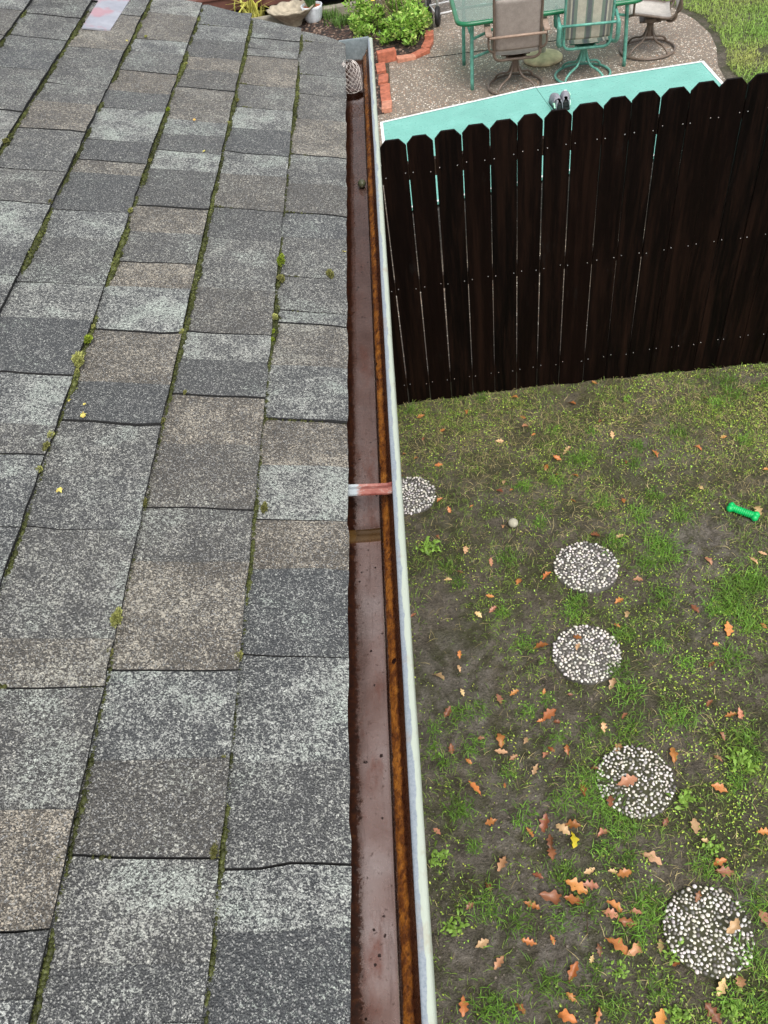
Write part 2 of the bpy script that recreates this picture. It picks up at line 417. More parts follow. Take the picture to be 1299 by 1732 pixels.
def sling(name, c, stripes=False):
    k = NB(name); x = k.sep(k.co)[0]; z = k.sep(k.co)[2]
    n = k.noise(18, 5, .7); cc = k.ramp(n, [(.3, tuple(v*.8 for v in c)), (.7, tuple(min(1, v*1.15) for v in c))])
    if stripes:
        ax = k.math('ABSOLUTE', x)
        for lo, hi, colr in ((0.0, .020, (.055, .085, .12)), (.020, .034, (.12, .21, .17)), (.118, .150, (.11, .20, .165)), (.150, .170, (.05, .075, .11)), (.185, .21, (.20, .22, .20))):
            mk = k.math('MULTIPLY', k.math('GREATER_THAN', ax, lo), k.math('LESS_THAN', ax, hi)); cc = k.mix(k.math('MULTIPLY', mk, .9), cc, colr)
    wv = k.vor(240); cc = k.mix(k.math('MULTIPLY', k.step(wv, .35, .6), .35), cc, tuple(v*.5 for v in c)); k.bump(wv, .3, .001)
    return k.fin(cc, .7)
M['sling_brown'] = sling('taupe sling fabric', (.36, .315, .28)); M['sling_stripe'] = sling('striped sling fabric', (.56, .55, .45), True)
M['sling_grey'] = sling('light grey sling fabric', (.60, .56, .51))
def glass():
    k = NB('table glass'); n = k.noise(90, 3, .6)
    t = k.t; tr = k.n('ShaderNodeBsdfTransparent'); tr.inputs[0].default_value = (.62, .78, .72, 1)
    mx = k.n('ShaderNodeMixShader'); mx.inputs[0].default_value = .30; k.fin((.42, .46, .42), .12)
    k.link(tr.outputs[0], mx.inputs[1]); k.link(k.b.outputs[0], mx.inputs[2]); k.link(mx.outputs[0], t.nodes['Material Output'].inputs[0]); return k.m
M['glass'] = glass()
M['brick'] = simple('red brick', (.40, .125, .07), .8, var=.35, scale=20, bump=.5)
M['brick_pale'] = simple('pale worn brick', (.50, .22, .14), .8, var=.3, scale=20, bump=.5)
def bark_mat():
    k = NB('bark mulch'); v = k.n('ShaderNodeTexVoronoi'); k.link(k.map((1, .6, 1)), v.inputs['Vector']); v.inputs['Scale'].default_value = 38
    cs = k.n('ShaderNodeSeparateColor'); k.link(v.outputs['Color'], cs.inputs[0])
    c = k.ramp(cs.outputs[0], [(0, (.018, .011, .008)), (.4, (.05, .026, .018)), (.7, (.10, .058, .04)), (.92, (.22, .15, .11))], 'CONSTANT'); k.bump(v.outputs['Distance'], 1, .015)
    return k.fin(c, .85)
M['bark'] = bark_mat()
M['concrete'] = simple('mossy concrete kerb', (.24, .22, .17), .85, scale=10, bump=.4)
M['sandstone'] = simple('sandstone', (.58, .48, .30), .85, var=.35, scale=9, bump=.4)
M['cast_shell'] = simple('cast stone', (.36, .31, .23), .85, var=.35, scale=14, bump=.4)
M['terracotta'] = simple('terracotta', (.45, .14, .07), .7)
M['deck'] = simple('red brown deck boards', (.14, .055, .04), .6, var=.35, scale=4)
M['flash'] = None
def flash():
    k = NB('galvanised flashing'); n = k.noise(8, 4, .6); n2 = k.noise(11, 5, .65)
    c = k.ramp(n2, [(.3, (.34, .35, .41)), (.7, (.56, .57, .62))]); c = k.mix(k.math('MULTIPLY', k.step(n, .50, .60), .55), c, (.62, .20, .23))
    return k.fin(c, .32, .45)
M['flash'] = flash()
M['mesh_wire'] = simple('dull aluminium wire', (.55, .50, .46), .42, .3, var=.3, scale=60)
M['ball'] = simple('worn grey ball felt', (.40, .38, .29), .9, var=.2, scale=60, bump=.6)
M['toy'] = simple('bright green rubber', (.0, .42, .10), .4, var=.15)
M['acorn'] = simple('olive acorn', (.075, .08, .045), .4)
M['white_pot'] = simple('glazed white pot', (.66, .70, .74), .3)
M['white_tube'] = simple('white painted tube', (.72, .72, .72), .4, var=.08)

# ------------------------------------------------------------------ house: roof plane
ZE, XE = 2.60, -0.1475*1.15; SL = R_(16.0); H0 = 1.15
cS, sS = math.cos(SL), math.sin(SL)
def roofpt(s, y, n=0.0):                 # s up the slope from the eave edge, n above the sheathing
    return (XE - s*cS + n*sS, y, ZE + s*sS + n*cS - .012)
def rake(s): return float(np.interp(s, [-.1, 0, .06, .17, .18, .37, .375, .55, .56, 1.3, 5], [3.50, 3.505, 3.56, 3.60, 3.585, 3.66, 3.63, 3.72, 3.69, 3.83, 4.3]))
YS = np.linspace(-1.6, 4.2, 1200)
def y_on(s, py):                         # photo row -> y along the course line at slope distance s
    pts = np.array([roofpt(s, 0, .01)]*len(YS)); pts[:, 1] = YS
    _, v = proj(pts); ok = np.argsort(v); return float(np.interp(py, v[ok], YS[ok]))
house = tag(empty('house', (XE-.4, 1, 0)), 'house with a grey moss-lined shingle roof filling the left side', 'house')
def hpart(o): o.parent = house; o.matrix_parent_inverse = Matrix.Translation((-(XE-.4), -1, 0)); return o
EXP = [0, .152*H0, .322*H0, .490*H0]
while EXP[-1] < 5.0: EXP.append(EXP[-1]+.166*H0)
# joints: (photo row at the lower right end of the joint, D dark open joint / L faint joint, tone of the tab ABOVE it in the photo)
T = {'d': (.05, .1), 'm': (.42, .25), 'l': (.72, .1), 'b': (.5, .85), 'p': (.72, 0), 'k': (.22, .55), 'g': (.30, .05)}
J = {0: [(1732, 'L', 'd'), (1570, 'L', 'l'), (1461, 'D', 'g'), (1289, 'L', 'l'), (1111, 'D', 'g'), (965, 'L', 'b'), (882, 'D', 'p'), (792, 'L', 'b'), (716, 'D', 'p'), (625, 'L', 'b'), (554, 'D', 'm'), (532, 'D', 'm'),
         (474, 'D', 'm'), (409, 'L', 'g'), (367, 'D', 'k'), (318, 'L', 'm'), (269, 'D', 'b'), (208, 'D', 'm'), (166, 'D', 'm'), (133, 'D', 'm'), (77, 'D', 'm')],
     1: [(1732, 'L', 'g'), (1629, 'L', 'l'), (1447, 'D', 'k'), (1286, 'L', 'l'), (1134, 'D', 'b'), (955, 'L', 'm'), (863, 'D', 'k'), (757, 'L', 'b'), (674, 'D', 'd'), (615, 'L', 'p'), (569, 'D', 'k'), (494, 'L', 'm'), (411, 'L', 'd'),
         (359, 'D', 'k'), (302, 'L', 'p'), (265, 'D', 'd'), (225, 'L', 'p'), (189, 'D', 'm'), (151, 'D', 'b'), (103, 'D', 'l'), (90, 'D', 'm'), (72, 'D', 'm')],
     2: [(1690, 'L', 'g'), (1570, 'D', 'b'), (1372, 'L', 'm'), (1163, 'D', 'b'), (1083, 'L', 'm'), (898, 'D', 'm'), (808, 'L', 'm'), (719, 'D', 'd'), (653, 'L', 'b'), (565, 'D', 'p'), (494, 'L', 'b'), (450, 'D', 'm'), (400, 'L', 'b'),
         (356, 'D', 'd'), (294, 'L', 'p'), (263, 'D', 'd'), (235, 'L', 'p'), (210, 'L', 'b'), (156, 'D', 'k'), (125, 'L', 'b'), (104, 'D', 'd'), (75, 'L', 'p'), (50, 'D', 'g')],
     3: [(1250, 'D', 'm'), (1050, 'L', 'g'), (895, 'D', 'l'), (772, 'D', 'm'), (722, 'L', 'l'), (636, 'D', 'd'), (545, 'L', 'p'), (485, 'D', 'g'), (410, 'L', 'p'), (363, 'D', 'd'), (300, 'L', 'b'), (279, 'D', 'd'), (245, 'D', 'p'), (192, 'D', 'd'),
         (162, 'L', 'b'), (127, 'D', 'm'), (95, 'L', 'p'), (74, 'D', 'b'), (30, 'D', 'l')],
     4: [(720, 'D', 'm'), (560, 'L', 'l'), (466, 'D', 'g'), (420, 'L', 'l'), (346, 'D', 'm'), (293, 'D', 'g'), (260, 'L', 'm'), (226, 'D', 'b'), (180, 'L', 'm'), (150, 'D', 'm'), (88, 'D', 'b'), (30, 'D', 'l'), (14, 'D', 'm')],
     5: [(560, 'D', 'l'), (420, 'L', 'p'), (330, 'D', 'm'), (260, 'L', 'l'), (190, 'D', 'm'), (122, 'D', 'g'), (90, 'L', 'm'), (69, 'D', 'm'), (32, 'D', 'm')]}
sh = MB(); joint_pts = []
rs = random.Random(11)
for ci in range(len(EXP)-1):
    s0, s1 = EXP[ci], EXP[ci+1]
    yb = [(-1.5, 'L', 'm')]
    if ci in J:
        js = [(y_on(s0+.15*(s1-s0), py), t, tn) for py, t, tn in J[ci]]
        y = js[0][0]; pre = []
        while y > -1.3:
            y -= rs.uniform(.17, .36); pre.append((y, rs.choice('DL'), rs.choice('dmlbpkg')))
        yb = [(-1.5, 'L', 'm')]+[p for p in reversed(pre) if p[0] > -1.45]+js
    else:
        y = -1.5
        while y < rake((s0+s1)/2)-.15:
            y += rs.uniform(.14, .36); yb.append((y, rs.choice('DDL'), rs.choice('dmmlbpkgm')))
    yend = rake((s0+s1)/2)
    yb = [b for b in yb if b[0] < yend-.02]+[(None, 'D', 'm')]
    for i in range(len(yb)-1):
        ya, typ, tn = yb[i]; last = yb[i+1][0] is None
        yz = yend if last else yb[i+1][0]
        gD = .0032 if ya > 1.1 else .0019; ga = gD if typ == 'D' else .0002; gz = gD if (last or yb[i+1][1] == 'D') else .0002
        lift = .0120+(.0045*rs.random() if typ == 'D' else .0012*rs.random())
        tone = T[tn]; tone = (min(1, max(0, tone[0]+rs.uniform(-.1, .1))), min(1, max(0, tone[1]+rs.uniform(-.15, .15))), rs.random())
        sh.col = tone
        nu = 5; nv = max(3, int((yz-ya)/.025)); s2 = s1+.025
        sk0 = rs.uniform(-.012, .012); sk1 = rs.uniform(-.012, .012)
        cor = rs.uniform(-.001, .0035); vs = []
        for a in range(nu+1):
            u = a/nu; s = s0+(s2-s0)*u
            for b in range(nv+1):
                v = b/nv; yy0 = ya+ga+sk0*0; yy1 = (rake(s)-.0 if last else yz-gz)
                y = yy0+(yy1-yy0)*v
                ss = s+(0 if a else (vnoise(y*23, ci*7.3)-.5)*.0045+(vnoise(y*90, ci*3.1)-.5)*.002)
                if b in (0, nv): y += (vnoise(s*60, y*9+ci)-.5)*.004+(vnoise(s*14, ya*31*(b == 0)+yz*31*(b > 0))-.5)*.009*((typ == 'D') if b == 0 else (not last and yb[i+1][1] == 'D'))
                y += .10*(s-s0)*(-1)*.35
                n = lift*(1-u)+.0022*u+(vnoise(s*14, y*14, ci)-.5)*.0022+cor*(1-u)*(v-.5)*2
                if ci == 0 and a == 0: n -= .003
                if b in (0, nv): n -= .0012
                vs.append(roofpt(ss, y, n+.004))
        W = nv+1; fs = [(a*W+b, (a+1)*W+b, (a+1)*W+b+1, a*W+b+1) for a in range(nu) for b in range(nv)]
        base = len(vs)
        rim = [b for b in range(W)]+[a*W+nv for a in range(1, nu+1)]
        rim0 = [a*W for a in range(nu, 0, -1)]+rim          # up the near side, along the butt, down the far side
        low = []
        for q in rim0:
            p = vs[q]; low.append((p[0]-sS*.011, p[1], p[2]-cS*.011))
        vs2 = vs+low
        sh.cur = 0; b0 = len(sh.v); sh.add(vs2, fs); sh.cur = 1
        sh.add([], [tuple(q_-len(vs2) for q_ in (rim0[q], rim0[q+1], base+q+1, base+q)) for q in range(len(rim0)-1)])
        if typ == 'D' and ci < 8: joint_pts.append((s0, s1, ya))
roof_tiles = hpart(sh.build('shingles', [M['shingle'], M['asphalt']], smooth=False))
dk = MB()
RID = EXP[-1]
def rp(s, y, n): return roofpt(s, y, n)
dk.add([rp(.012, -1.5, .0), rp(.012, rake(0)-.01, .0), rp(1.3, rake(1.3)-.01, 0), rp(RID, rake(RID)-.01, .0), rp(RID, -1.5, .0),
        rp(.012, -1.5, -.03), rp(.012, rake(0)-.01, -.03), rp(1.3, rake(1.3)-.01, -.03), rp(RID, rake(RID)-.01, -.03), rp(RID, -1.5, -.03)],
       [(0, 4, 3, 2, 1), (5, 6, 7, 8, 9), (0, 1, 6, 5), (1, 2, 7, 6), (2, 3, 8, 7), (3, 4, 9, 8), (4, 0, 5, 9)])
hpart(dk.build('roof_deck', M['felt']))
b2 = MB(); xr, _, zr = roofpt(RID, 0, 0)      # far slope beyond the ridge
b2.add([(xr, -1.5, zr), (xr, rake(RID)-.01, zr), (xr-5, 3.5, ZE-.02), (xr-5, -1.5, ZE-.02), (xr, -1.5, zr-.04), (xr, rake(RID)-.01, zr-.04), (xr-5, 3.5, ZE-.06), (xr-5, -1.5, ZE-.06)],
       [(0, 1, 2, 3), (7, 6, 5, 4), (1, 5, 6, 2), (3, 2, 6, 7), (0, 3, 7, 4)])
b2.col = None; hpart(b2.build('far_roof_slope', M['felt']))
fb = MB(); fb.box(XE-.055, XE-.028, -1.5, 3.47, ZE-.22, ZE-.022); hpart(fb.build('fascia', M['white_paint'], bevel=.003))
wl = MB(); xw = XE-.45
zt = ZE+.45*sS/cS-.06
wl.add([(xw, -1.45, -.2), (xw, 3.3, -.2), (xw, 3.3, zt), (xw, -1.45, zt), (xr, 3.3, zr-.06), (xr-4.6, 3.3, ZE), (xr-4.6, 3.3, -.2), (xr-4.6, -1.45, -.2), (xr-4.6, -1.45, ZE), (xr, -1.45, zr-.06)],
       [(0, 1, 2, 3), (1, 6, 5, 4, 2), (6, 7, 8, 5), (7, 0, 3, 9, 8)])
hpart(wl.build('wall', M['siding']))
# flashing with a vent boot at the top left
fl = MB()
def on_roof(px, py, n=.012):             # photo pixel -> (s, y) on the roof plane
    d = ray(px, py); nn = np.array([sS, 0, cS]); e = np.array(roofpt(0, 0, n))-np.array([0, 0, CAM_Z]); q = d*((nn @ e)/(nn @ d))
    return (XE-q[0])/cS, q[1]
c0 = on_roof(137, 49); c1 = on_roof(185, 53); c2 = on_roof(222, -4); c3 = on_roof(60, -12); c4 = on_roof(165, 3)
fl.add([roofpt(*c0, .0175), roofpt(*c1, .0175), roofpt(*c2, .0175), roofpt(*c3, .0145), roofpt(*c4, .0165)]+[roofpt(*c, .0125) for c in (c0, c1, c2, c3, c4)],
       [(0, 1, 2, 4), (4, 2, 3), (0, 5, 6, 1), (1, 6, 7, 2)])
flo = hpart(fl.build('flashing', M['flash']))
bt = MB(); bs, by = on_roof(108, -14); bx, byy, bz = roofpt(bs, by, .015)
bt.lathe([(.085, -.02), (.08, .012), (.058, .05), (.052, .09), (.04, .092), (.04, .30), (.036, .30), (.036, .26)], 24, (bx, byy, bz)); hpart(bt.build('vent_pipe', M['felt'], smooth=True))

# ------------------------------------------------------------------ moss on the roof
T0 = bmesh.new(); bmesh.ops.create_icosphere(T0, subdivisions=1, radius=1); MV = np.array([v.co[:] for v in T0.verts]); MF = [tuple(v.index for v in f.verts) for f in T0.faces]; T0.free()
def spiky(V, F, C, c, r, n, tint, flat=.75, long=1.0):
    """little cushion: a lumpy core with short blades over it"""
    b = len(V); q = MV*rng.uniform(.7, 1.1, (len(MV), 1))*r*np.array([1, long, flat])+c; V += list(q); F += [tuple(b+i for i in f) for f in MF]; C += [tint*rng.uniform(.35, .9) for _ in MF]
    for _ in range(n):
        d = rng.normal(size=3); d[2] = abs(d[2])*.9+.15; d /= np.linalg.norm(d)
        p = c+d*r*np.array([1, long, flat])*rng.uniform(.8, 1.0); q = p+d*r*rng.uniform(.25, .6); t = np.cross(d, rng.normal(size=3)); t /= np.linalg.norm(t)+1e-9
        wv = t*r*.22; b = len(V); V += [p-wv, p+wv, q]; F.append((b, b+1, b+2)); C.append(tint*rng.uniform(.5, 1.6))
V, F, C = [], [], []
for k in range(1, 9):
    s = EXP[k]; y = -.6
    while y < rake(s)-.06:
        y += rng.uniform(.004, .008)
        dn = vnoise(y*4.3, k*9.1, 8)*.55+vnoise(y*17, k*4.7, 9)*.45
        if dn < ((.36 if k > 2 else .26) if y > 1.5 else .14): continue
        g = min(1.45, max(.18, dn-.22)*2.7)*(1 if y > 1.3 else .72)
        r = .0058*g*rng.uniform(.6, 1.25)+.0016
        p = np.array(roofpt(s-.001-r*.45+rng.normal()*.0008, y, .0045+r*.35)); bright = rng.uniform(.5, 1.1)*(.5+.9*vnoise(y*6, k*3.3, 12))
        spiky(V, F, C, p, r, 12, np.array([.15, .17, .05])*bright, long=1.35)
for (s0, s1, ya) in joint_pts:
    if vnoise(ya*31, s0*17, 10) < .62: continue
    for q in range(26):
        u = rng.uniform(.02, .98); 
        if vnoise(u*7, ya*13, 2) < .5: continue
        p = np.array(roofpt(s0+u*(s1-s0), ya-.035*u*(s1-s0), .0085)); spiky(V, F, C, p, rng.uniform(.0018, .0042), 9, np.array([.15, .16, .045])*rng.uniform(.4, 1.1), long=1.3)
me = mesh_np('moss', np.array(V), np.array(F), np.clip(np.array(C), 0, 1))
tag(obj('moss', me, M['foliage']), 'thin yellow-green moss lining the joints of the grey shingles', 'moss', kind='stuff')
# larger moss cushions, one object each; (px, py, radius cm, olive/green/brown)
cush = [(131, 612, 2.6, 'pale'), (146, 577, 2.1, 'green'), (155, 552, 1.0, 'pale'), (127, 628, 1.0, 'pale'), (193, 1047, 1.9, 'pale'), (182, 1103, 1.3, 'olive'), (82, 738, 1.5, 'pale'), (76, 755, 1.5, 'olive'), (63, 795, 1.3, 'pale'),
        (472, 443, 2.2, 'green'), (473, 474, 2.1, 'olive'), (462, 538, 1.7, 'pale'), (460, 560, 1.0, 'green'), (458, 574, 1.0, 'green'), (443, 860, 1.4, 'olive'), (556, 466, 2.1, 'olive'), (398, 1112, 1.8, 'olive'), (252, 272, 1.3, 'olive'),
        (282, 186, 1.3, 'green'), (218, 357, 1.3, 'pale'), (186, 450, 1.1, 'olive'), (304, 561, 1.2, 'pale'), (310, 663, .9, 'olive'), (8, 240, 1.7, 'olive'), (83, 342, 1.2, 'olive'), (385, 208, 1.1, 'pale'), (488, 226, 1.4, 'olive'), (400, 170, 1.3, 'olive'),
        (271, 712, 1.2, 'olive'), (240, 850, 1.1, 'olive'), (375, 1290, 1.2, 'olive'), (313, 108, 1.2, 'pale'), (245, 62, 1.2, 'pale'), (412, 965, 1.1, 'pale'), (358, 1440, 1.4, 'olive'), (97, 1455, 1.4, 'olive')]
CC = {'pale': (.30, .31, .10, 1), 'green': (.19, .25, .025, 1), 'olive': (.17, .17, .055, 1)}
def cushion_mesh(seed):
    V, F, C = [], [], []; r2 = random.Random(seed)
    for q in range(9):
        a = r2.uniform(0, 2*PI); d = r2.uniform(0, .62) if q else 0; rr = r2.uniform(.30, .55) if q else .62
        spiky(V, F, C, np.array([d*math.cos(a), d*math.sin(a), .05]), rr, 70, np.ones(3)*r2.uniform(.7, 1.1), flat=.8)
    me = mesh_np('moss_cushion', np.array(V), np.array(F), np.clip(np.array(C), 0, 2)); me.materials.append(M['cushion']); return me
cms = [cushion_mesh(i) for i in range(5)]
def roof_words(px, py):
    side = 'near the gutter' if px > 440 else ('mid roof' if px > 230 else 'towards the left edge')
    return side
cl_seen = {}
for i, (px, py, r, tone) in enumerate(cush):
    s, y = on_roof(px, py, .012); o = bpy.data.objects.new('moss_cushion', cms[i % 5]); col.objects.link(o)
    o.location = roofpt(s, y, .0095+r*.003); f = r*.0072; o.scale = (f*.8, f*(1.25 if i % 3 else 1.6), f*.9); o.rotation_euler = (0, SL, 0); o.color = CC[tone]
    tw = {'pale': 'pale yellow-green', 'green': 'bright green', 'olive': 'dull olive'}[tone]
    key = (tw, roof_words(px, py)); cl_seen.setdefault(key, []).append((py, o))
for (tw, wd), lst in cl_seen.items():
    lst.sort(key=lambda t: -t[0]); ords = ['lowest', 'second lowest', 'third lowest', 'fourth lowest', 'fifth lowest', 'sixth lowest', 'seventh lowest', 'eighth lowest', 'ninth lowest', 'tenth lowest', 'eleventh lowest', 'twelfth lowest']
    for k, (_, o) in enumerate(lst):
        tag(o, ('the only' if len(lst) == 1 else ords[k])+f' {tw} moss cushion on the shingles {wd}', 'moss cushion', 'moss cushions on the roof')
# small yellow leaf scraps on the shingles
def scrap_mesh():
    b = MB(); pts = [(0, -.010), (.006, -.006), (.004, -.001), (.009, .004), (.002, .006), (0, .011), (-.003, .006), (-.008, .005), (-.005, 0), (-.007, -.005)]
    b.add([(0, 0, .0035)]+[(x, y, .001+.002*((i*7) % 3)) for i, (x, y) in enumerate(pts)], [(0, i+1, (i+1) % 10+1) for i in range(10)])
    me = bpy.data.meshes.new('leaf_scrap'); me.from_pydata(b.v, [], b.f); me.materials.append(M['leaf']); return me
scm = scrap_mesh()
for px, py, sc, lab in [(138, 704, 1.5, 'largest yellow leaf scrap on a dark shingle, above a joint'), (115, 679, .8, 'tiny yellow leaf scrap at the left of the dark shingle'), (140, 685, .7, 'tiny yellow leaf scrap above the largest scrap'),
                    (98, 831, 1.3, 'yellow leaf scrap alone on a grey shingle, lower left'), (578, 428, 1.7, 'yellow leaf scrap on the eave edge by the gutter'), (212, 72, 1.6, 'yellow leaf scrap on moss below the metal flashing'),
                    (327, 204, 1.3, 'orange yellow leaf scrap on the upper middle of the roof'), (343, 257, 1.0, 'pale yellow leaf scrap on the upper middle of the roof')]:
    s, y = on_roof(px, py); o = bpy.data.objects.new('leaf_scrap', scm); col.objects.link(o); o.location = roofpt(s, y, .0145); o.rotation_euler = (0, SL, rng.uniform(0, 6)); o.scale = (sc*.55,)*3
    o.color = (.55, .50, .10, 1) if py != 204 else (.7, .42, .08, 1); tag(o, lab, 'leaf scrap', 'leaf scraps on the roof')

# ------------------------------------------------------------------ gutter
GY0, GY1 = -1.5, 3.545; ZG = 2.51
gut = tag(empty('gutter', (-.12, 1, ZG)), 'rusty galvanised rain gutter with standing water along the roof edge', 'gutter')
def gpart(o): o.parent = gut; o.matrix_parent_inverse = Matrix.Translation((.12, -1, -ZG)); return o
def extrude(prof, ny, wob=0.0, seed=0, closed=False, y0=GY0, y1=GY1):
    b = MB(); n = len(prof); vs = []
    for j in range(ny+1):
        y = y0+(y1-y0)*j/ny
        for i, (x, z) in enumerate(prof):
            vs.append((x+(vnoise(y*7, i*3.7, seed)-.5)*wob, y, z+(vnoise(y*9, i*5.1, seed+1)-.5)*wob))
    m2 = n if closed else n-1
    b.add(vs, [(j*n+i, (j+1)*n+i, (j+1)*n+(i+1) % n, j*n+(i+1) % n) for j in range(ny) for i in range(m2)]); return b
# floor with the outlet hole
HOLE = (-.1505, 3.243, .040)
fl = MB(); nx, ny = 26, 700; xs = np.linspace(-.192, -.1145, nx); ys = np.linspace(GY0, GY1, ny)
dam = lambda y: .0052*math.exp(-((y-1.078)/.016)**2)
vs = [(x, y, ZG+dam(y)+(vnoise(y*6, x*30, 5)-.5)*.003) for y in ys for x in xs]
fs = []
for j in range(ny-1):
    for i in range(nx-1):
        cx_, cy_ = (xs[i]+xs[i+1])/2, (ys[j]+ys[j+1])/2
        if (cx_-HOLE[0])**2+(cy_-HOLE[1])**2 < HOLE[2]**2: continue
        fs.append((j*nx+i, j*nx+i+1, (j+1)*nx+i+1, (j+1)*nx+i))
fl.add(vs, fs); gpart(fl.build('trough_floor', M['gutter_floor'], smooth=True))
bw = extrude([(-.192, ZG), (-.1925, ZG+.05), (-.1935, ZE-.03)], 30); gpart(bw.build('back_wall', M['rust_wall'], smooth=True))
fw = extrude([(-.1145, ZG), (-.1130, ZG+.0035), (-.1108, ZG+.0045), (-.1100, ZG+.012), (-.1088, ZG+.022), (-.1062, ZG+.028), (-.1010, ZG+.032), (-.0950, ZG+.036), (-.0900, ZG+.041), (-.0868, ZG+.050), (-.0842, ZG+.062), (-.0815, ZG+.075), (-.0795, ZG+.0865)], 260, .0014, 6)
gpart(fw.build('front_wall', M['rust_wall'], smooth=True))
ow = extrude([(-.1145, ZG-.003), (-.1065, ZG-.002), (-.1035, ZG+.02), (-.094, ZG+.034), (-.082, ZG+.05), (-.071, ZG+.066), (-.0645, ZG+.076), (-.0625, ZG+.083)], 30); gpart(ow.build('outer_face', M['white_paint'], smooth=True))
lp = extrude([(-.0795, ZG+.0845), (-.0805, ZG+.087), (-.0795, ZG+.0895), (-.0765, ZG+.0908), (-.072, ZG+.0915), (-.068, ZG+.0913), (-.0648, ZG+.090), (-.0625, ZG+.0868), (-.0618, ZG+.081), (-.062, ZG+.074), (-.0665, ZG+.073), (-.0755, ZG+.0835)], 300, .0013, 9, closed=True)
gpart(lp.build('rolled_lip', M['galv'], smooth=True))
ec = MB(); ecp = [(-.192, ZG), (-.1145, ZG), (-.1095, ZG+.012), (-.0985, ZG+.036), (-.0835, ZG+.062), (-.0765, ZG+.080), (-.0765, ZG+.089), (-.1935, ZG+.089)]
n = len(ecp); ec.add([(x, GY1-.003, z) for x, z in ecp]+[(x, GY1+.002, z) for x, z in ecp], [tuple(range(n)), tuple(reversed(range(n, 2*n)))]+[(i, n+i, n+(i+1) % n, (i+1) % n) for i in range(n)])
ec.box(-.1935, -.0765, GY1-.002, GY1+.012, ZG+.089, ZG+.0925); gpart(ec.build('end_cap', M['endcap']))
hs_ = MB()
ya, yb_ = 1.121, 1.150
prof = [(-.186, .078), (-.15, .0785), (-.11, .079), (-.09, .0795), (-.082, .082), (-.0785, .0865)]
vs = [];
for x, z in prof:
    q_ = -.10*(x+.186)
    vs += [(x, ya+q_, ZG+z), (x, ya+q_+.004, ZG+z-.0028), (x, (ya+yb_)/2+q_, ZG+z+.0012), (x, yb_+q_-.004, ZG+z-.0028), (x, yb_+q_, ZG+z)]
vs += [(x, y, z-.0025) for x, y, z in vs]
q = len(prof)*5; fs = []
for i in range(len(prof)-1):
    for kx in range(4):
        a = i*5+kx; fs += [(a, a+5, a+6, a+1), (q+a, q+a+1, q+a+6, q+a+5)]
    fs += [(i*5, q+i*5, q+i*5+5, i*5+5), (i*5+4, i*5+9, q+i*5+9, q+i*5+4)]
hs_.add(vs, fs); gpart(hs_.build('hanger_strap', M['strap'], smooth=False))
ot = MB(); ot.lathe([(.0425, .001), (.041, -.004), (.040, -.09)], 28, (HOLE[0], HOLE[1], ZG), caps=False); gpart(ot.build('outlet', M['rust_wall'], smooth=True))
bl = MB(); bl.lathe([(.0395, -.088), (.001, -.0885)], 20, (HOLE[0], HOLE[1], ZG), caps=False); gpart(bl.build('outlet_dark_disc', M['black']))  # black disc added to stand for the darkness down the outlet
# standing water, two pools divided by a bank of silt
for (a, b) in ((GY0, 1.064), (1.094, 3.19)):
    wv = MB(); nn_ = 160; vs = []
    for j in range(nn_+1):
        y = a+(b-a)*j/nn_; e = (vnoise(y*30, 2, 4)-.5)*.005
        vs += [(-.1895, y, ZG+.0042), (-.1145+.0016+e*.2, y, ZG+.0042)]
    wv.add(vs, [(2*j, 2*j+1, 2*j+3, 2*j+2) for j in range(nn_)]); o = wv.build('water', M['water'], smooth=True); tag(o, kind='structure')
# wire strainer standing in the outlet
sr = tag(empty('strainer', (HOLE[0], HOLE[1]+.050, ZG+.006)), 'domed expanded-metal strainer standing in the gutter outlet', 'strainer')
st = MB(); NW = 12
def dome(t): # t 0..1 base -> top
    z = .102*t; r = .0345+.0035*math.sin(t*PI*.55); 
    if t > .62: r *= math.sqrt(max(.02, 1-((t-.62)/.40)**2))
    return r, z
for k in range(NW):
    for sg in (1, -1):
        pts = []
        for j in range(11):
            t = j/10*.985; r, z = dome(t); a = 2*PI*k/NW+sg*(.5*2*PI/NW)*(1 if j % 2 else 0); pts.append((r*math.cos(a), r*math.sin(a), z))
        st.tube(pts, .00095, 4)
st.build('wire_mesh', M['mesh_wire'], sr); st = MB(); st.tube([(.035*math.cos(a), .035*math.sin(a), 0) for a in np.linspace(0, 2*PI, 28, endpoint=False)], .001, 6, closed=True); st.build('base_ring', M['mesh_wire'], sr)
sr.rotation_euler = (R_(4), R_(-3), 0)
ac = MB(); ac.lathe([(.0005, -.0105), (.006, -.008), (.0088, -.001), (.0085, .005), (.006, .010), (.002, .0125), (.0005, .013)], 16)
o = ac.build('acorn', M['acorn'], smooth=True); o.location = (-.1285, 2.515, ZG+.0155); o.rotation_euler = (1.1, .4, 0); o.scale = (1.45,)*3; tag(o, 'small olive acorn lying in the wet gutter below the strainer', 'acorn')

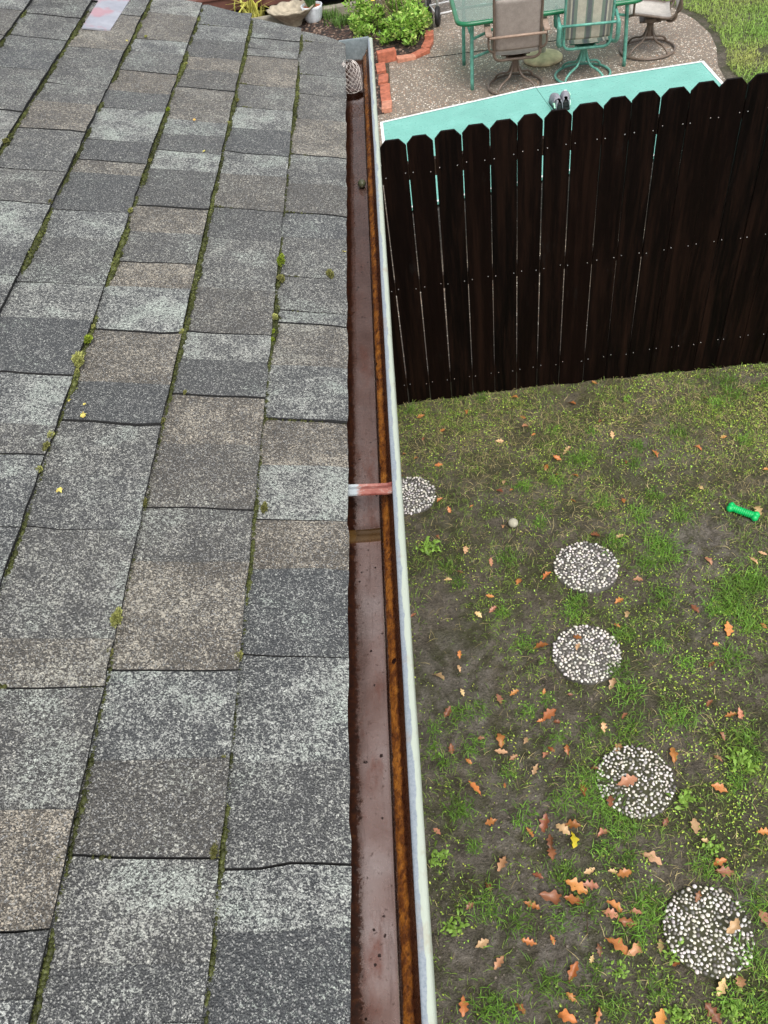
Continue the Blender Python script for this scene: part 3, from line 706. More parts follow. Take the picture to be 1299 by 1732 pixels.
# ------------------------------------------------------------------ ground
xs = np.concatenate([[-200, -60, -20, -8, -3], np.arange(-.6, 4.4, .014), [5, 6, 8, 12, 20, 60, 200]])
ys = np.concatenate([[-200, -60, -20, -6, -2, -.8], np.arange(0, 5.0, .014), [5.3, 6, 8, 12, 20, 60, 200]])
gx, gy = np.meshgrid(xs, ys); gz = ground_h(gx, gy)
V = np.stack([gx.ravel(), gy.ravel(), gz.ravel()], 1); nx = len(xs); ii, jj = np.meshgrid(np.arange(nx-1), np.arange(len(ys)-1)); a = (jj*nx+ii).ravel()
F = np.stack([a, a+1, a+nx+1, a+nx], 1); fc = V[F].mean(1); vis = (fc[:, 0] > -.6) & (fc[:, 0] < 4.4) & (fc[:, 1] > 0) & (fc[:, 1] < 4.6)
gp_, gq_ = proj(np.where(vis[:, None], fc, np.array([[1., 2., 0]]))); mud = np.where(vis, bare(gp_, gq_), 0); dry = np.where(vis, np.clip((900-gq_)/230, 0, 1), 0)
me = mesh_np('ground', V, F, np.stack([mud, dry, mud*0], 1)); me.shade_smooth(); tag(obj('ground', me, M['soil']), kind='structure')
# patio with a rounded far side
arc = [(3.30, 5.6), (3.36, 8.6), (3.42, 9.3), (3.55, 9.8), (3.60, 10.2), (3.56, 10.7), (3.42, 11.2), (3.15, 11.7), (2.8, 12.1), (2.5, 12.8), (2.5, 16.0)]
pp = [(-4.0, 4.62), (3.28, 4.62)]+arc+[(.62, 16.0), (.60, 11.9), (.55, 11.2), (.45, 10.85), (-.02, 10.62), (-.06, 9.2), (-4.0, 9.2)]
pb = MB(); pb.prism(pp, -.05, .006); tag(pb.build('patio', M['patio']), kind='structure')
pj = MB(); pj.box(.42, 2.6, 10.60, 10.612, .006, .0105); tag(pj.build('patio_joint', M['felt']), kind='structure')
bd = MB(); bd.prism([(-4.0, 9.205), (-.13, 9.205), (-.09, 10.7), (.42, 10.92), (.50, 11.25), (.54, 12.0), (.54, 12.7), (-4.0, 13.0)], -.05, .012); tag(bd.build('planting_bed', M['bark']), kind='structure')

# ------------------------------------------------------------------ fence
YF = .005+1.185*CAM_Z; PITCH = .1465
fence = tag(empty('fence', (-.5, YF, 0)), 'tall dark brown dog-eared board fence between the lawn and the patio', 'fence')
def fpart(o): o.parent = fence; o.matrix_parent_inverse = Matrix.Translation((.5, -YF, 0)); return o
nm = MB(); nm.lathe([(.0048, 0), (.0045, .0015), (.002, .0025), (.0003, .0026)], 8); 
nail_me = None
XB = [-.1-.1465*k for k in (3, 2, 1)]+[-.113, .037, .182, .33, .478, .625, .762, .91, 1.073]
while XB[-1] < 4.9: XB.append(XB[-1]+PITCH)
rf = random.Random(3)
for i in range(len(XB)-1):
    x0, x1 = XB[i], XB[i+1]; g = .0026 if i < 12 else .0012
    x0 += g*rf.uniform(.6, 1.2); x1 -= g*rf.uniform(.6, 1.2); xm = (x0+x1)/2
    zt = float(np.interp(xm, [-.1, .6, 1.1, 2.0, 5], [1.793, 1.84, 1.875, 1.905, 1.95]))+rf.uniform(-.008, .008)
    c = .036; b = MB(); lean = rf.uniform(-.002, .002)
    z0 = -.06
    ring = [(x0, z0), (x1, z0)]+[(x1-.0012*rf.random(), z) for z in (.4, .8, 1.2, 1.5)]+[(x1, zt-c*1.05), (x1-c, zt), (x0+c, zt), (x0, zt-c*1.05)]+[(x0+.0012*rf.random(), z) for z in (1.5, 1.2, .8, .4)]
    yo = rf.uniform(-.002, .002); n = len(ring)
    b.add([(x+lean*z, YF-.016+yo, z) for x, z in ring]+[(x+lean*z, YF+yo, z) for x, z in ring],
          [tuple(range(n)), tuple(reversed(range(n, 2*n)))]+[((k+1) % n, k, n+k, n+(k+1) % n) for k in range(n)])
    bo = fpart(b.build('board', M['fence'], bevel=.002))
    if -.2 < xm < 2.75:
        for zr in ((float(np.interp(xm, [0, 2], [1.61, 1.722]))), float(np.interp(xm, [0, 2], [.895, .975])), float(np.interp(xm, [0, 2], [.155, .245]))):
            for xx in (x0+.021, x1-.021):
                if nail_me is None:
                    no = nm.build('nail', M['nail'], smooth=True); nail_me = no.data
                else:
                    no = bpy.data.objects.new('nail', nail_me); col.objects.link(no)
                no.parent = bo; no.rotation_euler = (PI/2, 0, 0); no.location = (xx+rf.uniform(-.006, .006), YF-.016+yo, zr+rf.uniform(-.008, .008)); no.scale = (.62,)*3
for za, zb in ((1.61, 1.74), (.895, 1.0), (.16, .26)):
    b = MB(); L = 5.5; sl_ = (zb-za)/2.2
    b.add([(-.56, YF+.004, za-.045-.56*sl_), (4.9, YF+.004, za-.045+4.9*sl_), (4.9, YF+.042, za-.045+4.9*sl_), (-.56, YF+.042, za-.045-.56*sl_),
           (-.56, YF+.004, za+.045-.56*sl_), (4.9, YF+.004, za+.045+4.9*sl_), (4.9, YF+.042, za+.045+4.9*sl_), (-.56, YF+.042, za+.045-.56*sl_)],
          [(0, 3, 2, 1), (4, 5, 6, 7), (0, 1, 5, 4), (1, 2, 6, 5), (2, 3, 7, 6), (3, 0, 4, 7)]); fpart(b.build('rail', M['raw_wood']))
for xp in (-.52, 3.05, 4.8):
    b = MB(); b.box(xp, xp+.09, YF+.046, YF+.136, -.1, 1.72); fpart(b.build('post', M['raw_wood']))

# ------------------------------------------------------------------ table tennis table behind the fence
tt = tag(empty('table_tennis_table', (1.25, 6.6, 0)), 'turquoise table tennis table with white edge lines behind the fence', 'table tennis table')
def tpart(o): o.parent = tt; o.matrix_parent_inverse = Matrix.Translation((-1.25, -6.6, 0)); return o
TZ = .76
def slab(name, cs, zs, mat, dz=0, th=.02):
    b = MB(); b.add([(x, y, z+dz) for (x, y), z in zip(cs, zs)]+[(x, y, z-th) for (x, y), z in zip(cs, zs)], [(0, 1, 2, 3), (7, 6, 5, 4), (0, 4, 5, 1), (1, 5, 6, 2), (2, 6, 7, 3), (3, 7, 4, 0)])
    return b.build(name, mat)
P0 = np.array(at(643, 207, TZ)[:2]); Pm = np.array(at(905, 147, TZ+.035)[:2]); P1 = np.array(at(1190, 103, TZ)[:2])
dn = np.array([.115, -.993])*1.525
N0, Nm, N1 = P0+np.array([.02, -1.55]), Pm+dn, P1+dn*np.array([.35, 1])
halves = []
for (a, b, c, d), zs in (((N0, Nm, Pm, P0), (TZ, TZ+.035, TZ+.035, TZ)), ((Nm+np.array([.005, 0]), N1, P1, Pm+np.array([.005, 0])), (TZ+.033, TZ, TZ, TZ+.033))):
    ho = tpart(slab('table_half', [a, b, c, d], zs, M['turq'])); halves.append((ho, a, b, c, d, zs))
def lerp(p, q, t): return p+(q-p)*t
lw = .026
for ho, a, b, c, d, zs in halves:
    def bil(u, v):
        p = lerp(lerp(a, b, u), lerp(d, c, u), v); z = lerp(lerp(zs[0], zs[1], u), lerp(zs[3], zs[2], u), v); return (p[0], p[1], z+.003)
    Lx, Ly = np.linalg.norm(b-a), np.linalg.norm(d-a); lb = MB(); eu, ev = lw/Lx, lw/Ly
    sides = [((0, 0), (1, 0), (1, ev), (0, ev)), ((0, 1-ev), (1, 1-ev), (1, 1), (0, 1))]
    sides.append(((0, ev), (eu, ev), (eu, 1-ev), (0, 1-ev)) if ho is halves[0][0] else ((1-eu, ev), (1, ev), (1, 1-ev), (1-eu, 1-ev)))
    for sd_ in sides: lb.add([bil(*q) for q in sd_], [(0, 1, 2, 3)])
    lo = lb.build('edge_line', M['white_line']); lo.parent = ho
    ap = MB()
    for q0, q1 in (((0.02, .03), (.98, .03)), ((.02, .97), (.98, .97)), ((.02, .03), (.02, .97)), ((.98, .03), (.98, .97))):
        p, r = bil(*q0), bil(*q1); ap.tube([(p[0], p[1], p[2]-.05), (r[0], r[1], r[2]-.05)], .02, 4)
    tpart(ap.build('apron', M['black']))
    for u, v in ((.1, .1), (.1, .9), (.9, .1), (.9, .9)):
        p = bil(u, v); lg = MB(); lg.tube([(p[0], p[1], .006), (p[0], p[1], p[2]-.03)], .018, 8); tpart(lg.build('leg', M['black']))
# pair of shoes on the table
def make_shoe(mirror=1):
    r = empty('shoe'); st_ = [(-.135, .030, .075), (-.12, .037, .088), (-.08, .038, .075), (-.03, .036, .082), (.02, .042, .080), (.07, .046, .066), (.11, .042, .054), (.135, .028, .042), (.146, .008, .030)]
    b = MB(); n = 12; vs = []
    for y, wd, hh in st_:
        for k in range(n):
            a = PI*k/(n-1); vs.append((wd*math.cos(a)*mirror, y, .018+hh*math.sin(a)**.8))
    N = len(st_); b.add(vs, [(i*n+k, i*n+k+1, (i+1)*n+k+1, (i+1)*n+k) if mirror > 0 else (i*n+k, (i+1)*n+k, (i+1)*n+k+1, i*n+k+1) for i in range(2, N-1) for k in range(n-1)]+
          [(i*n+k, i*n+k+1, (i+1)*n+k+1, (i+1)*n+k) for i in range(0, 2) for k in list(range(0, 4))+list(range(7, n-1))]+[tuple((N-1)*n+k for k in range(n))])
    up = b.build('upper', M['shoe_grey'], r, smooth=True); sm = up.modifiers.new('thick', 'SOLIDIFY'); sm.thickness = .004
    li = MB(); li.add([(-.03, -.125, .03), (.03, -.125, .03), (.034, .0, .06), (-.034, .0, .06)], [(0, 1, 2, 3)])
    li.box(-.024, .024, -.13, -.085, .02, .070); li.build('lining', M['black'], r, bevel=.008)
    so_ = MB(); ol = [(wd*1.06*sg, y) for sg, seq in ((1, st_), (-1, st_[::-1])) for y, wd, hh in seq]; so_.prism(ol, 0, .02); so_.build('sole', M['black'], r)
    ht = MB(); ht.tube([(.039*mirror, -.12, .03), (.041*mirror, -.09, .055), (.040*mirror, -.05, .04)], .009, 6, smooth=4); ht.build('heel_flash', M['mint'], r, smooth=True)
    if mirror > 0:
        tc = MB(); tc.tube([(.034, .115, .05), (.043, .10, .045), (.045, .075, .045)], .010, 6, smooth=4); tc.tube([(-.02, .138, .042), (.01, .142, .045), (.034, .118, .05)], .007, 6, smooth=4); tc.build('toe_trim', M['mint'], r, smooth=True)
        sp_ = MB(); sp_.box(-.012, .014, .05, .085, .0835, .088); sp_.build('badge', M['white_line'], r, bevel=.002)
    return r
for px, py, mir, lab in ((940, 178, -1, 'left grey shoe of the pair on the turquoise table'), (955, 174, 1, 'right grey shoe of the pair, with a mint green toe trim')):
    o = make_shoe(mir); p = at(px, py, TZ+.035); o.location = (p[0], p[1]-.02, TZ+.034); o.rotation_euler = (0, 0, R_(-8 if mir > 0 else 3)); o.scale = (.85, .85, .95); tag(o, lab, 'shoe', 'pair of shoes on the table')

# ------------------------------------------------------------------ patio chairs
def sling_chair(name, loc, rz, frame, fabric, armmat, label, square=False, scroll=False, smooth_back=False):
    r = empty(name, loc, rz); wd = .235
    b = MB(); b.tube([(.29*math.cos(a), .29*math.sin(a), .02) for a in np.linspace(0, 2*PI, 40, endpoint=False)], .0135, 8, closed=True); b.build('base_ring', frame, r, True)
    for k in range(4):
        a = PI/4+k*PI/2; ca, sa = math.cos(a), math.sin(a); b = MB()
        b.tube([(.02*ca, .02*sa, .30), (.05*ca, .05*sa, .20), (.10*ca, .10*sa, .13), (.20*ca, .20*sa, .10), (.265*ca, .265*sa, .06), (.285*ca, .285*sa, .02)], .0125, 6, smooth=5); b.build('spoke', frame, r, True)
    b = MB(); b.lathe([(.045, .16), (.04, .20), (.036, .28), (.05, .30), (.05, .335)], 16); b.box(-.15, .15, -.05, .07, .335, .372); b.box(-.10, .10, -.10, .12, .318, .334); b.build('pedestal', frame, r, bevel=.003)
    # seat and back frame: one loop with rounded corners at both ends
    side = [(.24, .44), (.18, .452), (.0, .425), (-.14, .40), (-.215, .415), (-.25, .50), (-.285, .65), (-.325, .82), (-.36, .98)]
    def at_(t): i = min(int(t*(len(side)-1)), len(side)-2); f = t*(len(side)-1)-i; return (side[i][0]*(1-f)+side[i+1][0]*f, side[i][1]*(1-f)+side[i+1][1]*f)
    loop = [(-wd+.04, .26, .425)]+[(-wd, y, z) for y, z in side[0:]]+[(-wd+.03, -.368, 1.01), (-wd+.09, -.372, 1.03), (wd-.09, -.372, 1.03), (wd-.03, -.368, 1.01)]+[(wd, y, z) for y, z in reversed(side)]+[(wd-.04, .26, .425)]
    b = MB(); b.tube(loop, .0135, 8, closed=True, smooth=3); b.build('frame', frame, r, True)
    b = MB(); b.tube([(-wd, -.235, .46), (-wd+.005, -.235, .40), (-wd+.05, -.20, .355), (-.1, -.16, .34), (.1, -.16, .34), (wd-.05, -.20, .355), (wd-.005, -.235, .40), (wd, -.235, .46)], .0145, 8, smooth=4); b.tube([(-.1, -.16, .345), (-.08, .0, .345)], .014, 6); b.tube([(.1, -.16, .345), (.08, .0, .345)], .014, 6); b.build('lower_frame', frame, r, True)
    def sheet(nm, t0, t1):
        nu, nv = 8, 14; vs = []
        for j in range(nv+1):
            y, z = at_(t0+(t1-t0)*j/nv)
            for i in range(nu+1):
                u = i/nu*2-1; sag = .018*(1-u*u); vs.append((u*(wd-.006), y-(sag if t0 > .4 else 0)*.8, z-(sag if t0 < .4 else 0)))
        bb = MB(); W = nu+1; bb.add(vs, [(j*W+i, j*W+i+1, (j+1)*W+i+1, (j+1)*W+i) for j in range(nv) for i in range(nu)])
        o = bb.build(nm, fabric, r, True); s_ = o.modifiers.new('thick', 'SOLIDIFY'); s_.thickness = .003
    sheet('seat_sling', .02, .46); sheet('back_sling', .56, .985)
    for sg in (-1, 1):
        xx = sg*(wd+.055); b = MB()
        if square:
            b.tube([(sg*wd, .20, .445), (xx, .21, .46), (xx, .20, .62), (xx, .10, .645), (xx, -.30, .625), (xx, -.34, .60), (xx, -.30, .44), (sg*(wd+.02), -.20, .40), (sg*wd, -.16, .40)], .019, 6, smooth=3, sx=1.25); b.build('armrest', armmat, r, True)
        else:
            b.tube([(sg*wd, .19, .45), (xx, .20, .48), (xx, .19, .60), (xx, .10, .628)], .012, 6, smooth=3); b.build('arm_support', frame, r, True); b = MB(); b.tube([(xx, -.26, .62), (xx, -.275, .50), (sg*wd, -.24, .45)], .012, 6, smooth=3)
            b.build('arm_support', frame, r, True); b = MB(); b.box(xx-.032, xx+.032, -.33, .16, .628, .655); b.build('armrest', armmat, r, bevel=.008)
    b = MB(); yb = -.325
    b.tube([(-(wd+.05), yb, .615), (wd+.05, yb, .615)], .0135, 6); b.build('back_bar', armmat, r, True)
    if scroll:
        b = MB()
        for sg in (-1, 1):
            b.tube([(sg*wd, -.37, 1.0), (sg*.15, -.38, 1.07), (sg*.05, -.38, 1.10), (0, -.38, 1.10)], .010, 6, smooth=4); b.tube([(sg*.15, -.375, 1.03), (sg*.08, -.38, 1.075), (sg*.02, -.38, 1.055), (sg*.06, -.38, 1.035), (sg*.10, -.38, 1.06)], .006, 5, smooth=4)
        b.build('scroll_top', frame, r, True)
    return tag(r, label, 'chair', 'swivel chairs around the glass table')
sling_chair('swivel_chair', (1.31, 9.46, .006), R_(-3), M['brown_metal'], M['sling_brown'], M['arm_wood'], 'brown taupe sling swivel chair seen from behind, left of the striped chair', scroll=True)
sling_chair('swivel_chair', (2.04, 9.50, .006), R_(-6), M['green_metal'], M['sling_stripe'], M['green_metal'], 'green swivel chair with a striped sling back, seen from behind', square=True)
sling_chair('swivel_chair', (2.84, 9.94, .006), R_(78), M['brown_metal'], M['sling_grey'], M['brown_metal'], 'brown swivel chair with a pale grey sling, side-on at the right end')
# glass table
gt = empty('patio_table', (1.66, 9.9, .006)); tag(gt, 'green framed patio table with a frosted glass top', 'table')
def rrect(x0, x1, y0, y1, r, n=8):
    pts = []
    for cx_, cy_, a0 in ((x1-r, y1-r, 0), (x0+r, y1-r, 90), (x0+r, y0+r, 180), (x1-r, y0+r, 270)):
        for k in range(n+1): a = R_(a0+90*k/n); pts.append((cx_+r*math.cos(a), cy_+r*math.sin(a)))
    return pts
hx, hy0, hy1 = .94, -.52, .62
b = MB(); rr = rrect(-hx, hx, hy0, hy1, .12); b.tube([(x, y, .70) for x, y in rr], .024, 8, closed=True); b.build('rim', M['rim_green'], gt, True)
b = MB(); b.prism(rrect(-hx+.012, hx-.012, hy0+.012, hy1-.012, .11), .703, .709); b.build('glass_top', M['glass'], gt)
for x, y in ((-.80, -.37), (-.82, .34), (.84, -.28), (.82, .42)):
    b = MB(); b.tube([(x*.98, y*.98, .69), (x, y, .35), (x*1.01, y*1.02, 0)], .020, 8, smooth=3); b.build('leg', M['green_metal'], gt, True)
for p, q in (((-.80, -.37, .50), (-.2, .1, .52)), ((-.82, .34, .55), (-.80, -.37, .55)), ((-.80, -.37, .32), (.0, .05, .36)), ((.84, -.28, .5), (.2, .1, .52)), ((-.9, .05, .68), (.9, .05, .68))):
    b = MB(); b.tube([p, q], .014, 6); b.build('brace', M['green_metal'], gt, True)
# umbrella base
ub = empty('umbrella_base', (1.71, 10.08, .006)); tag(ub, 'round sand-coloured umbrella base with a short white pole under the table', 'umbrella base')
b = MB(); b.lathe([(.20, 0), (.215, .01), (.215, .035), (.19, .055), (.10, .075), (.04, .085), (.001, .086)], 32); b.build('base', M['sandstone'], ub, True)
b = MB(); b.lathe([(.026, .08), (.026, 1.25)], 14); b.build('pole', M['white_tube'], ub, True)
# two-wheeled cart partly in view
ct = empty('grill_cart', (.62, 11.9, .006)); tag(ct, 'wheeled cart with white tubular legs and two black wheels', 'cart')
for x, y in ((.02, -.26), (-.06, .26)):
    b = MB(); b.lathe([(.0005, -.022), (.05, -.024), (.095, -.026), (.108, -.016), (.11, 0), (.108, .016), (.095, .026), (.05, .02), (.03, .03), (.0005, .03)], 28); o = b.build('wheel', M['black'], ct, True); o.location = (x, y, .11); o.rotation_euler = (R_(90), 0, R_(78))
    h = MB(); h.lathe([(.016, -.03), (.016, .03)], 10); ho = h.build('hub', M['white_tube'], o, True)
b = MB(); b.tube([(.03, -.20, .11), (.03, -.20, .95)], .014, 8); b.build('leg', M['white_tube'], ct, True)
b = MB(); b.tube([(-.10, .16, .11), (-.10, .16, .95)], .014, 8); b.build('leg', M['white_tube'], ct, True)
b = MB(); b.tube([(.02, -.26, .11), (-.06, .26, .11)], .009, 6); b.build('axle', M['white_tube'], ct, True)
b = MB(); b.tube([(.03, -.20, .30), (-.10, .16, .30)], .009, 6); b.build('axle_brace', M['white_tube'], ct, True)
b = MB(); b.tube([(.03, -.20, .11), (.65, -.05, .11)], .012, 6); b.tube([(-.10, .16, .11), (.55, .30, .11)], .012, 6); b.build('bottom_frame', M['white_tube'], ct, True)
b = MB(); b.box(-.14, .70, -.30, .40, .90, .93); b.build('shelf', M['black'], ct, bevel=.01)

# ------------------------------------------------------------------ brick edging, kerb, deck, pot, basin
br = [(655, 103, 8, 1, .07, 'upright red brick at the corner of the edging, raised above the rest'), (645, 120, 92, 0, 0, 'red brick just below the raised corner brick of the edging'), (649, 139, 86, 0, 0, 'long pinkish brick lengthwise in the middle of the edging row'),
      (652, 156, 88, 0, 0, 'square-looking red brick below the long pinkish brick'), (653, 170, 91, 0, 0, 'red brick second from the near end of the edging row'), (655, 184, 87, 2, 0, 'pale worn brick at the near end of the edging, by the table'),
      (687, 102, 10, 2, 0, 'pale pink brick right of the raised corner brick'), (711, 94, 35, 0, 0, 'tilted brick at the bend of the flower bed edging'), (723, 80, 75, 0, 0, 'upright orange brick below the black cart wheel'), (726, 64, 86, 0, .01, 'far brick of the edging, beside the leafy bush')]
for px, py, ang, pale, lift, lab in br:
    p = at(px, py, 0); b = MB(); b.box(-.10, .10, -.048, .048, -.03, .045+lift)
    o = b.build('brick', M['brick_pale'] if pale == 2 else M['brick'], bevel=.006); o.location = (p[0], p[1], .004); o.rotation_euler = (R_(rng.uniform(-3, 3)), R_(rng.uniform(-4, 4)), R_(ang)); o.scale = (1.12, 1.15, 1)
    tag(o, lab, 'brick', 'bricks edging the flower bed')
b = MB(); b.box(-2.5, .2, -.06, .06, -.05, .12); o = b.build('garden_kerb', M['concrete'], bevel=.012); o.location = (-.2, 12.62, 0); o.rotation_euler = (0, 0, R_(4)); tag(o, 'low mossy concrete kerb behind the flower bed', 'kerb')
dkk = empty('deck', (-1.5, 14.2, 0)); tag(dkk, 'reddish brown timber deck with a dark gap beneath it', 'deck')
for k, (y0, y1, z0, z1) in enumerate([(12.86, 12.90, .15, .30)]+[(12.84+.17*q, 13.0+.17*q, .304, .34) for q in range(8)]):
    b = MB(); b.box(-6, .02, y0, y1, z0, z1); o = b.build('deck_board' if k else 'fascia_board', M['deck'], bevel=.004); o.parent = dkk; o.matrix_parent_inverse = Matrix.Translation((1.5, -14.2, 0))
for xp in (-3, -1.6, -.12):
    b = MB(); b.box(xp, xp+.1, 12.92, 13.02, -.05, .30); o = b.build('post', M['deck']); o.parent = dkk; o.matrix_parent_inverse = Matrix.Translation((1.5, -14.2, 0))
b = MB(); b.box(-6, 0, 13.2, 13.24, -.05, .30); o = b.build('gap_shade_sheet', M['felt']); o.parent = dkk; o.matrix_parent_inverse = Matrix.Translation((1.5, -14.2, 0))  # black sheet added to stand for the shade in the gap below
# glazed pot with a plant
pt = empty('plant_pot', tuple(at(531, 36, 0)[:2])+(.01,)); tag(pt, 'blue and white glazed pot with an upright plant beside the stone basin', 'plant pot')
b = MB(); b.lathe([(.10, 0), (.125, .05), (.14, .16), (.145, .19), (.13, .19), (.12, .16)], 24, caps=False); b.build('pot', M['white_pot'], pt, True)
b = MB(); b.lathe([(.128, .165), (.001, .172)], 20, caps=False); b.build('potting_clay', M['terracotta'], pt)
V, F, C = [], [], []
for _ in range(70):
    a = rng.uniform(0, 2*PI); l = rng.uniform(.12, .34); t = rng.uniform(.1, .5); base = np.array([.05*math.cos(a), .05*math.sin(a), .17]); d = np.array([math.cos(a)*t, math.sin(a)*t, 1.0]); d /= np.linalg.norm(d); s = np.array([-math.sin(a), math.cos(a), 0])*.008
    k = len(V); mid = base+d*l*.5; tip = base+d*l+np.array([math.cos(a), math.sin(a), -.3])*.05; V += [base-s, base+s, mid+s, mid-s, tip]; F += [(k, k+1, k+2), (k, k+2, k+3), (k+3, k+2, k+4)]; C += [np.array([.10, .22, .07])*rng.uniform(.6, 1.4)]*3
obj('foliage', mesh_np('foliage', np.array(V), np.array(F), np.array(C)), M['foliage'], pt)
# scalloped stone basin
sb = empty('stone_basin', tuple(at(497, 44, 0)[:2])+(.01,)); tag(sb, 'beige scalloped stone basin at the roof end beside the pot', 'basin')
b = MB(); n = 60; pr = [(.12, 0), (.15, .06), (.24, .13), (.32, .185), (.335, .205), (.31, .20), (.22, .15), (.10, .12), (.001, .115)]; vs = []
for r, z in pr:
    for k in range(n):
        a = 2*PI*k/n; f = 1+.055*abs(math.sin(5.5*a))*(r > .2); vs.append((.8*r*f*math.cos(a)*1.15, .8*r*f*math.sin(a), z+(.02*abs(math.sin(5.5*a)) if r > .29 else 0)))
b.add(vs, [(i*n+k, i*n+(k+1) % n, (i+1)*n+(k+1) % n, (i+1)*n+k) for i in range(len(pr)-1) for k in range(n)]); b.build('bowl', M['cast_shell'], sb, True)

# ------------------------------------------------------------------ foliage helper
def blades(P, L, wd, lean, tint, seg=2, droop=.6):
    """P (n,3) bases, L lengths, lean horizontal fraction, tint (n,3); returns V,F,C of curved tapered blades"""
    n = len(P); a = rng.uniform(0, 2*PI, n); dx = np.stack([np.cos(a), np.sin(a), np.zeros(n)], 1); sd_ = np.stack([-np.sin(a+rng.normal(0, .5, n)), np.cos(a), np.zeros(n)], 1)*np.asarray(wd).reshape(-1, 1)
    ln = np.asarray(lean).reshape(-1, 1); Lc = np.asarray(L).reshape(-1, 1)
    up = np.array([0, 0, 1.]); m1 = P+Lc*.5*(dx*ln*.6+up*np.sqrt(np.clip(1-(ln*.6)**2, .05, 1))); tip = m1+Lc*.5*(dx*np.clip(ln*1.5, 0, 1.2)+up*(np.clip(1-ln*1.5, -.6, 1)))
    V = np.stack([P-sd_, P+sd_, m1+sd_*.75, m1-sd_*.75, tip+sd_*.12, tip-sd_*.12], 1).reshape(-1, 3)
    k = np.arange(n)*6; F = np.concatenate([np.stack([k, k+1, k+2, k+3], 1), np.stack([k+3, k+2, k+4, k+5], 1)]); C = np.concatenate([tint*.85, tint*1.1]); return V, F, C
def merge(parts):
    Vs, Fs, Cs, b = [], [], [], 0
    for V, F, C in parts: Vs.append(V); Fs.append(F+b); Cs.append(C); b += len(V)
    return np.concatenate(Vs), np.concatenate(Fs), np.clip(np.concatenate(Cs), 0, 1)
# leafy bush in the bed
def leaf_cloud(n, cfun, L, tint, var=.4):
    P = np.array([cfun() for _ in range(n)]); d = rng.normal(size=(n, 3)); d[:, 2] = np.abs(d[:, 2])*.6+.1; d /= np.linalg.norm(d, axis=1, keepdims=True); t = np.cross(d, rng.normal(size=(n, 3))); t /= np.linalg.norm(t, axis=1, keepdims=True)+1e-9
    l = L*rng.uniform(.6, 1.4, (n, 1)); V = np.stack([P, P+d*l*.5+t*l*.2, P+d*l, P+d*l*.5-t*l*.2], 1).reshape(-1, 3); k = np.arange(n)*4
    return V, np.stack([k, k+1, k+2, k+3], 1), np.asarray(tint)*rng.uniform(1-var, 1+var, (n, 1))*np.array([1, 1, 1])
bu = empty('bush', (.08, 11.30, .01)); tag(bu, 'bright green leafy bush with small orange and white flowers in the flower bed', 'bush')
cl = [(rng.uniform(-.48, .36), rng.uniform(-.30, .85), rng.uniform(.03, .26), rng.uniform(.06, .17)) for _ in range(60)]
def cf():
    c = cl[rng.integers(len(cl))]; d = rng.normal(size=3); d /= np.linalg.norm(d); return np.array([c[0], c[1], max(.02, c[2])])+d*c[3]*rng.uniform(.5, 1)*np.array([1, 1, .8])
parts = [leaf_cloud(5200, cf, .06, (.26, .46, .07)), leaf_cloud(2600, cf, .05, (.48, .60, .16)), leaf_cloud(900, cf, .05, (.05, .09, .03))]
obj('foliage', mesh_np('foliage', *merge(parts)), M['foliage'], bu)
V = []; b = MB()
for _ in range(46): x, y = rng.uniform(-.35, .35), rng.uniform(.1, 1.0); b.tube([(x, y, 0), (x+rng.normal()*.05, y+rng.normal()*.04, .3), (x+rng.normal()*.09, y+rng.normal()*.06, rng.uniform(.45, .62))], .004, 4)
b.build('stems', simple('dry brown stems', (.16, .12, .07), .8), bu)
for x, y, z, c in ((.10, .42, .60, (.75, .22, .02)), (.13, .45, .62, (.75, .24, .02)), (.20, .10, .42, (.7, .68, .6)), (-.22, .1, .44, (.75, .55, .1))):
    b = MB(); b.lathe([(.002, 0), (.026, .008), (.03, .016), (.016, .022), (.001, .024)], 10, (x, y, z)); b.build('flower', simple('petal', c, .6, var=.1), bu, True)
def tuftplant(name, loc, n, L, wd, lean, tint, label, cat, r=.1):
    o = empty(name, loc); P = np.stack([rng.normal(0, r*.5, n), rng.normal(0, r*.5, n), np.zeros(n)], 1)
    V, F, C = blades(P, rng.uniform(.6, 1, n)*L, rng.uniform(.7, 1.2, n)*wd, rng.uniform(.1, 1, n)*lean, np.asarray(tint)*rng.uniform(.65, 1.3, (n, 1))); obj('leaves', mesh_np('leaves', V, F, np.clip(C, 0, 1)), M['foliage'], o); return tag(o, label, cat)
p = at(378, 30); tuftplant('spiky_plant', (p[0], p[1]+.1, 0), 34, .72, .017, .6, (.66, .66, .17), 'left clump of long yellow-green strap leaves beyond the roof end', 'spiky plant', .2)
p = at(437, 35); tuftplant('spiky_plant', (p[0], p[1], 0), 30, .60, .017, .9, (.64, .62, .15), 'right clump of long yellow-green strap leaves, next to the stone basin', 'spiky plant', .2)
for i, (px, py, lab) in enumerate(((580, 42, 'left small green grass clump on the bark bed'), (618, 36, 'right small green grass clump beside the kerb'), (556, 30, 'grass clump on the bark bed nearest the white pot'))):
    p = at(px, py); tuftplant('grass_clump', (p[0], p[1], .01), 160, .17, .006, .7, (.13, .24, .05), lab, 'grass clump', .16)['group'] = 'grass clumps in the bed'

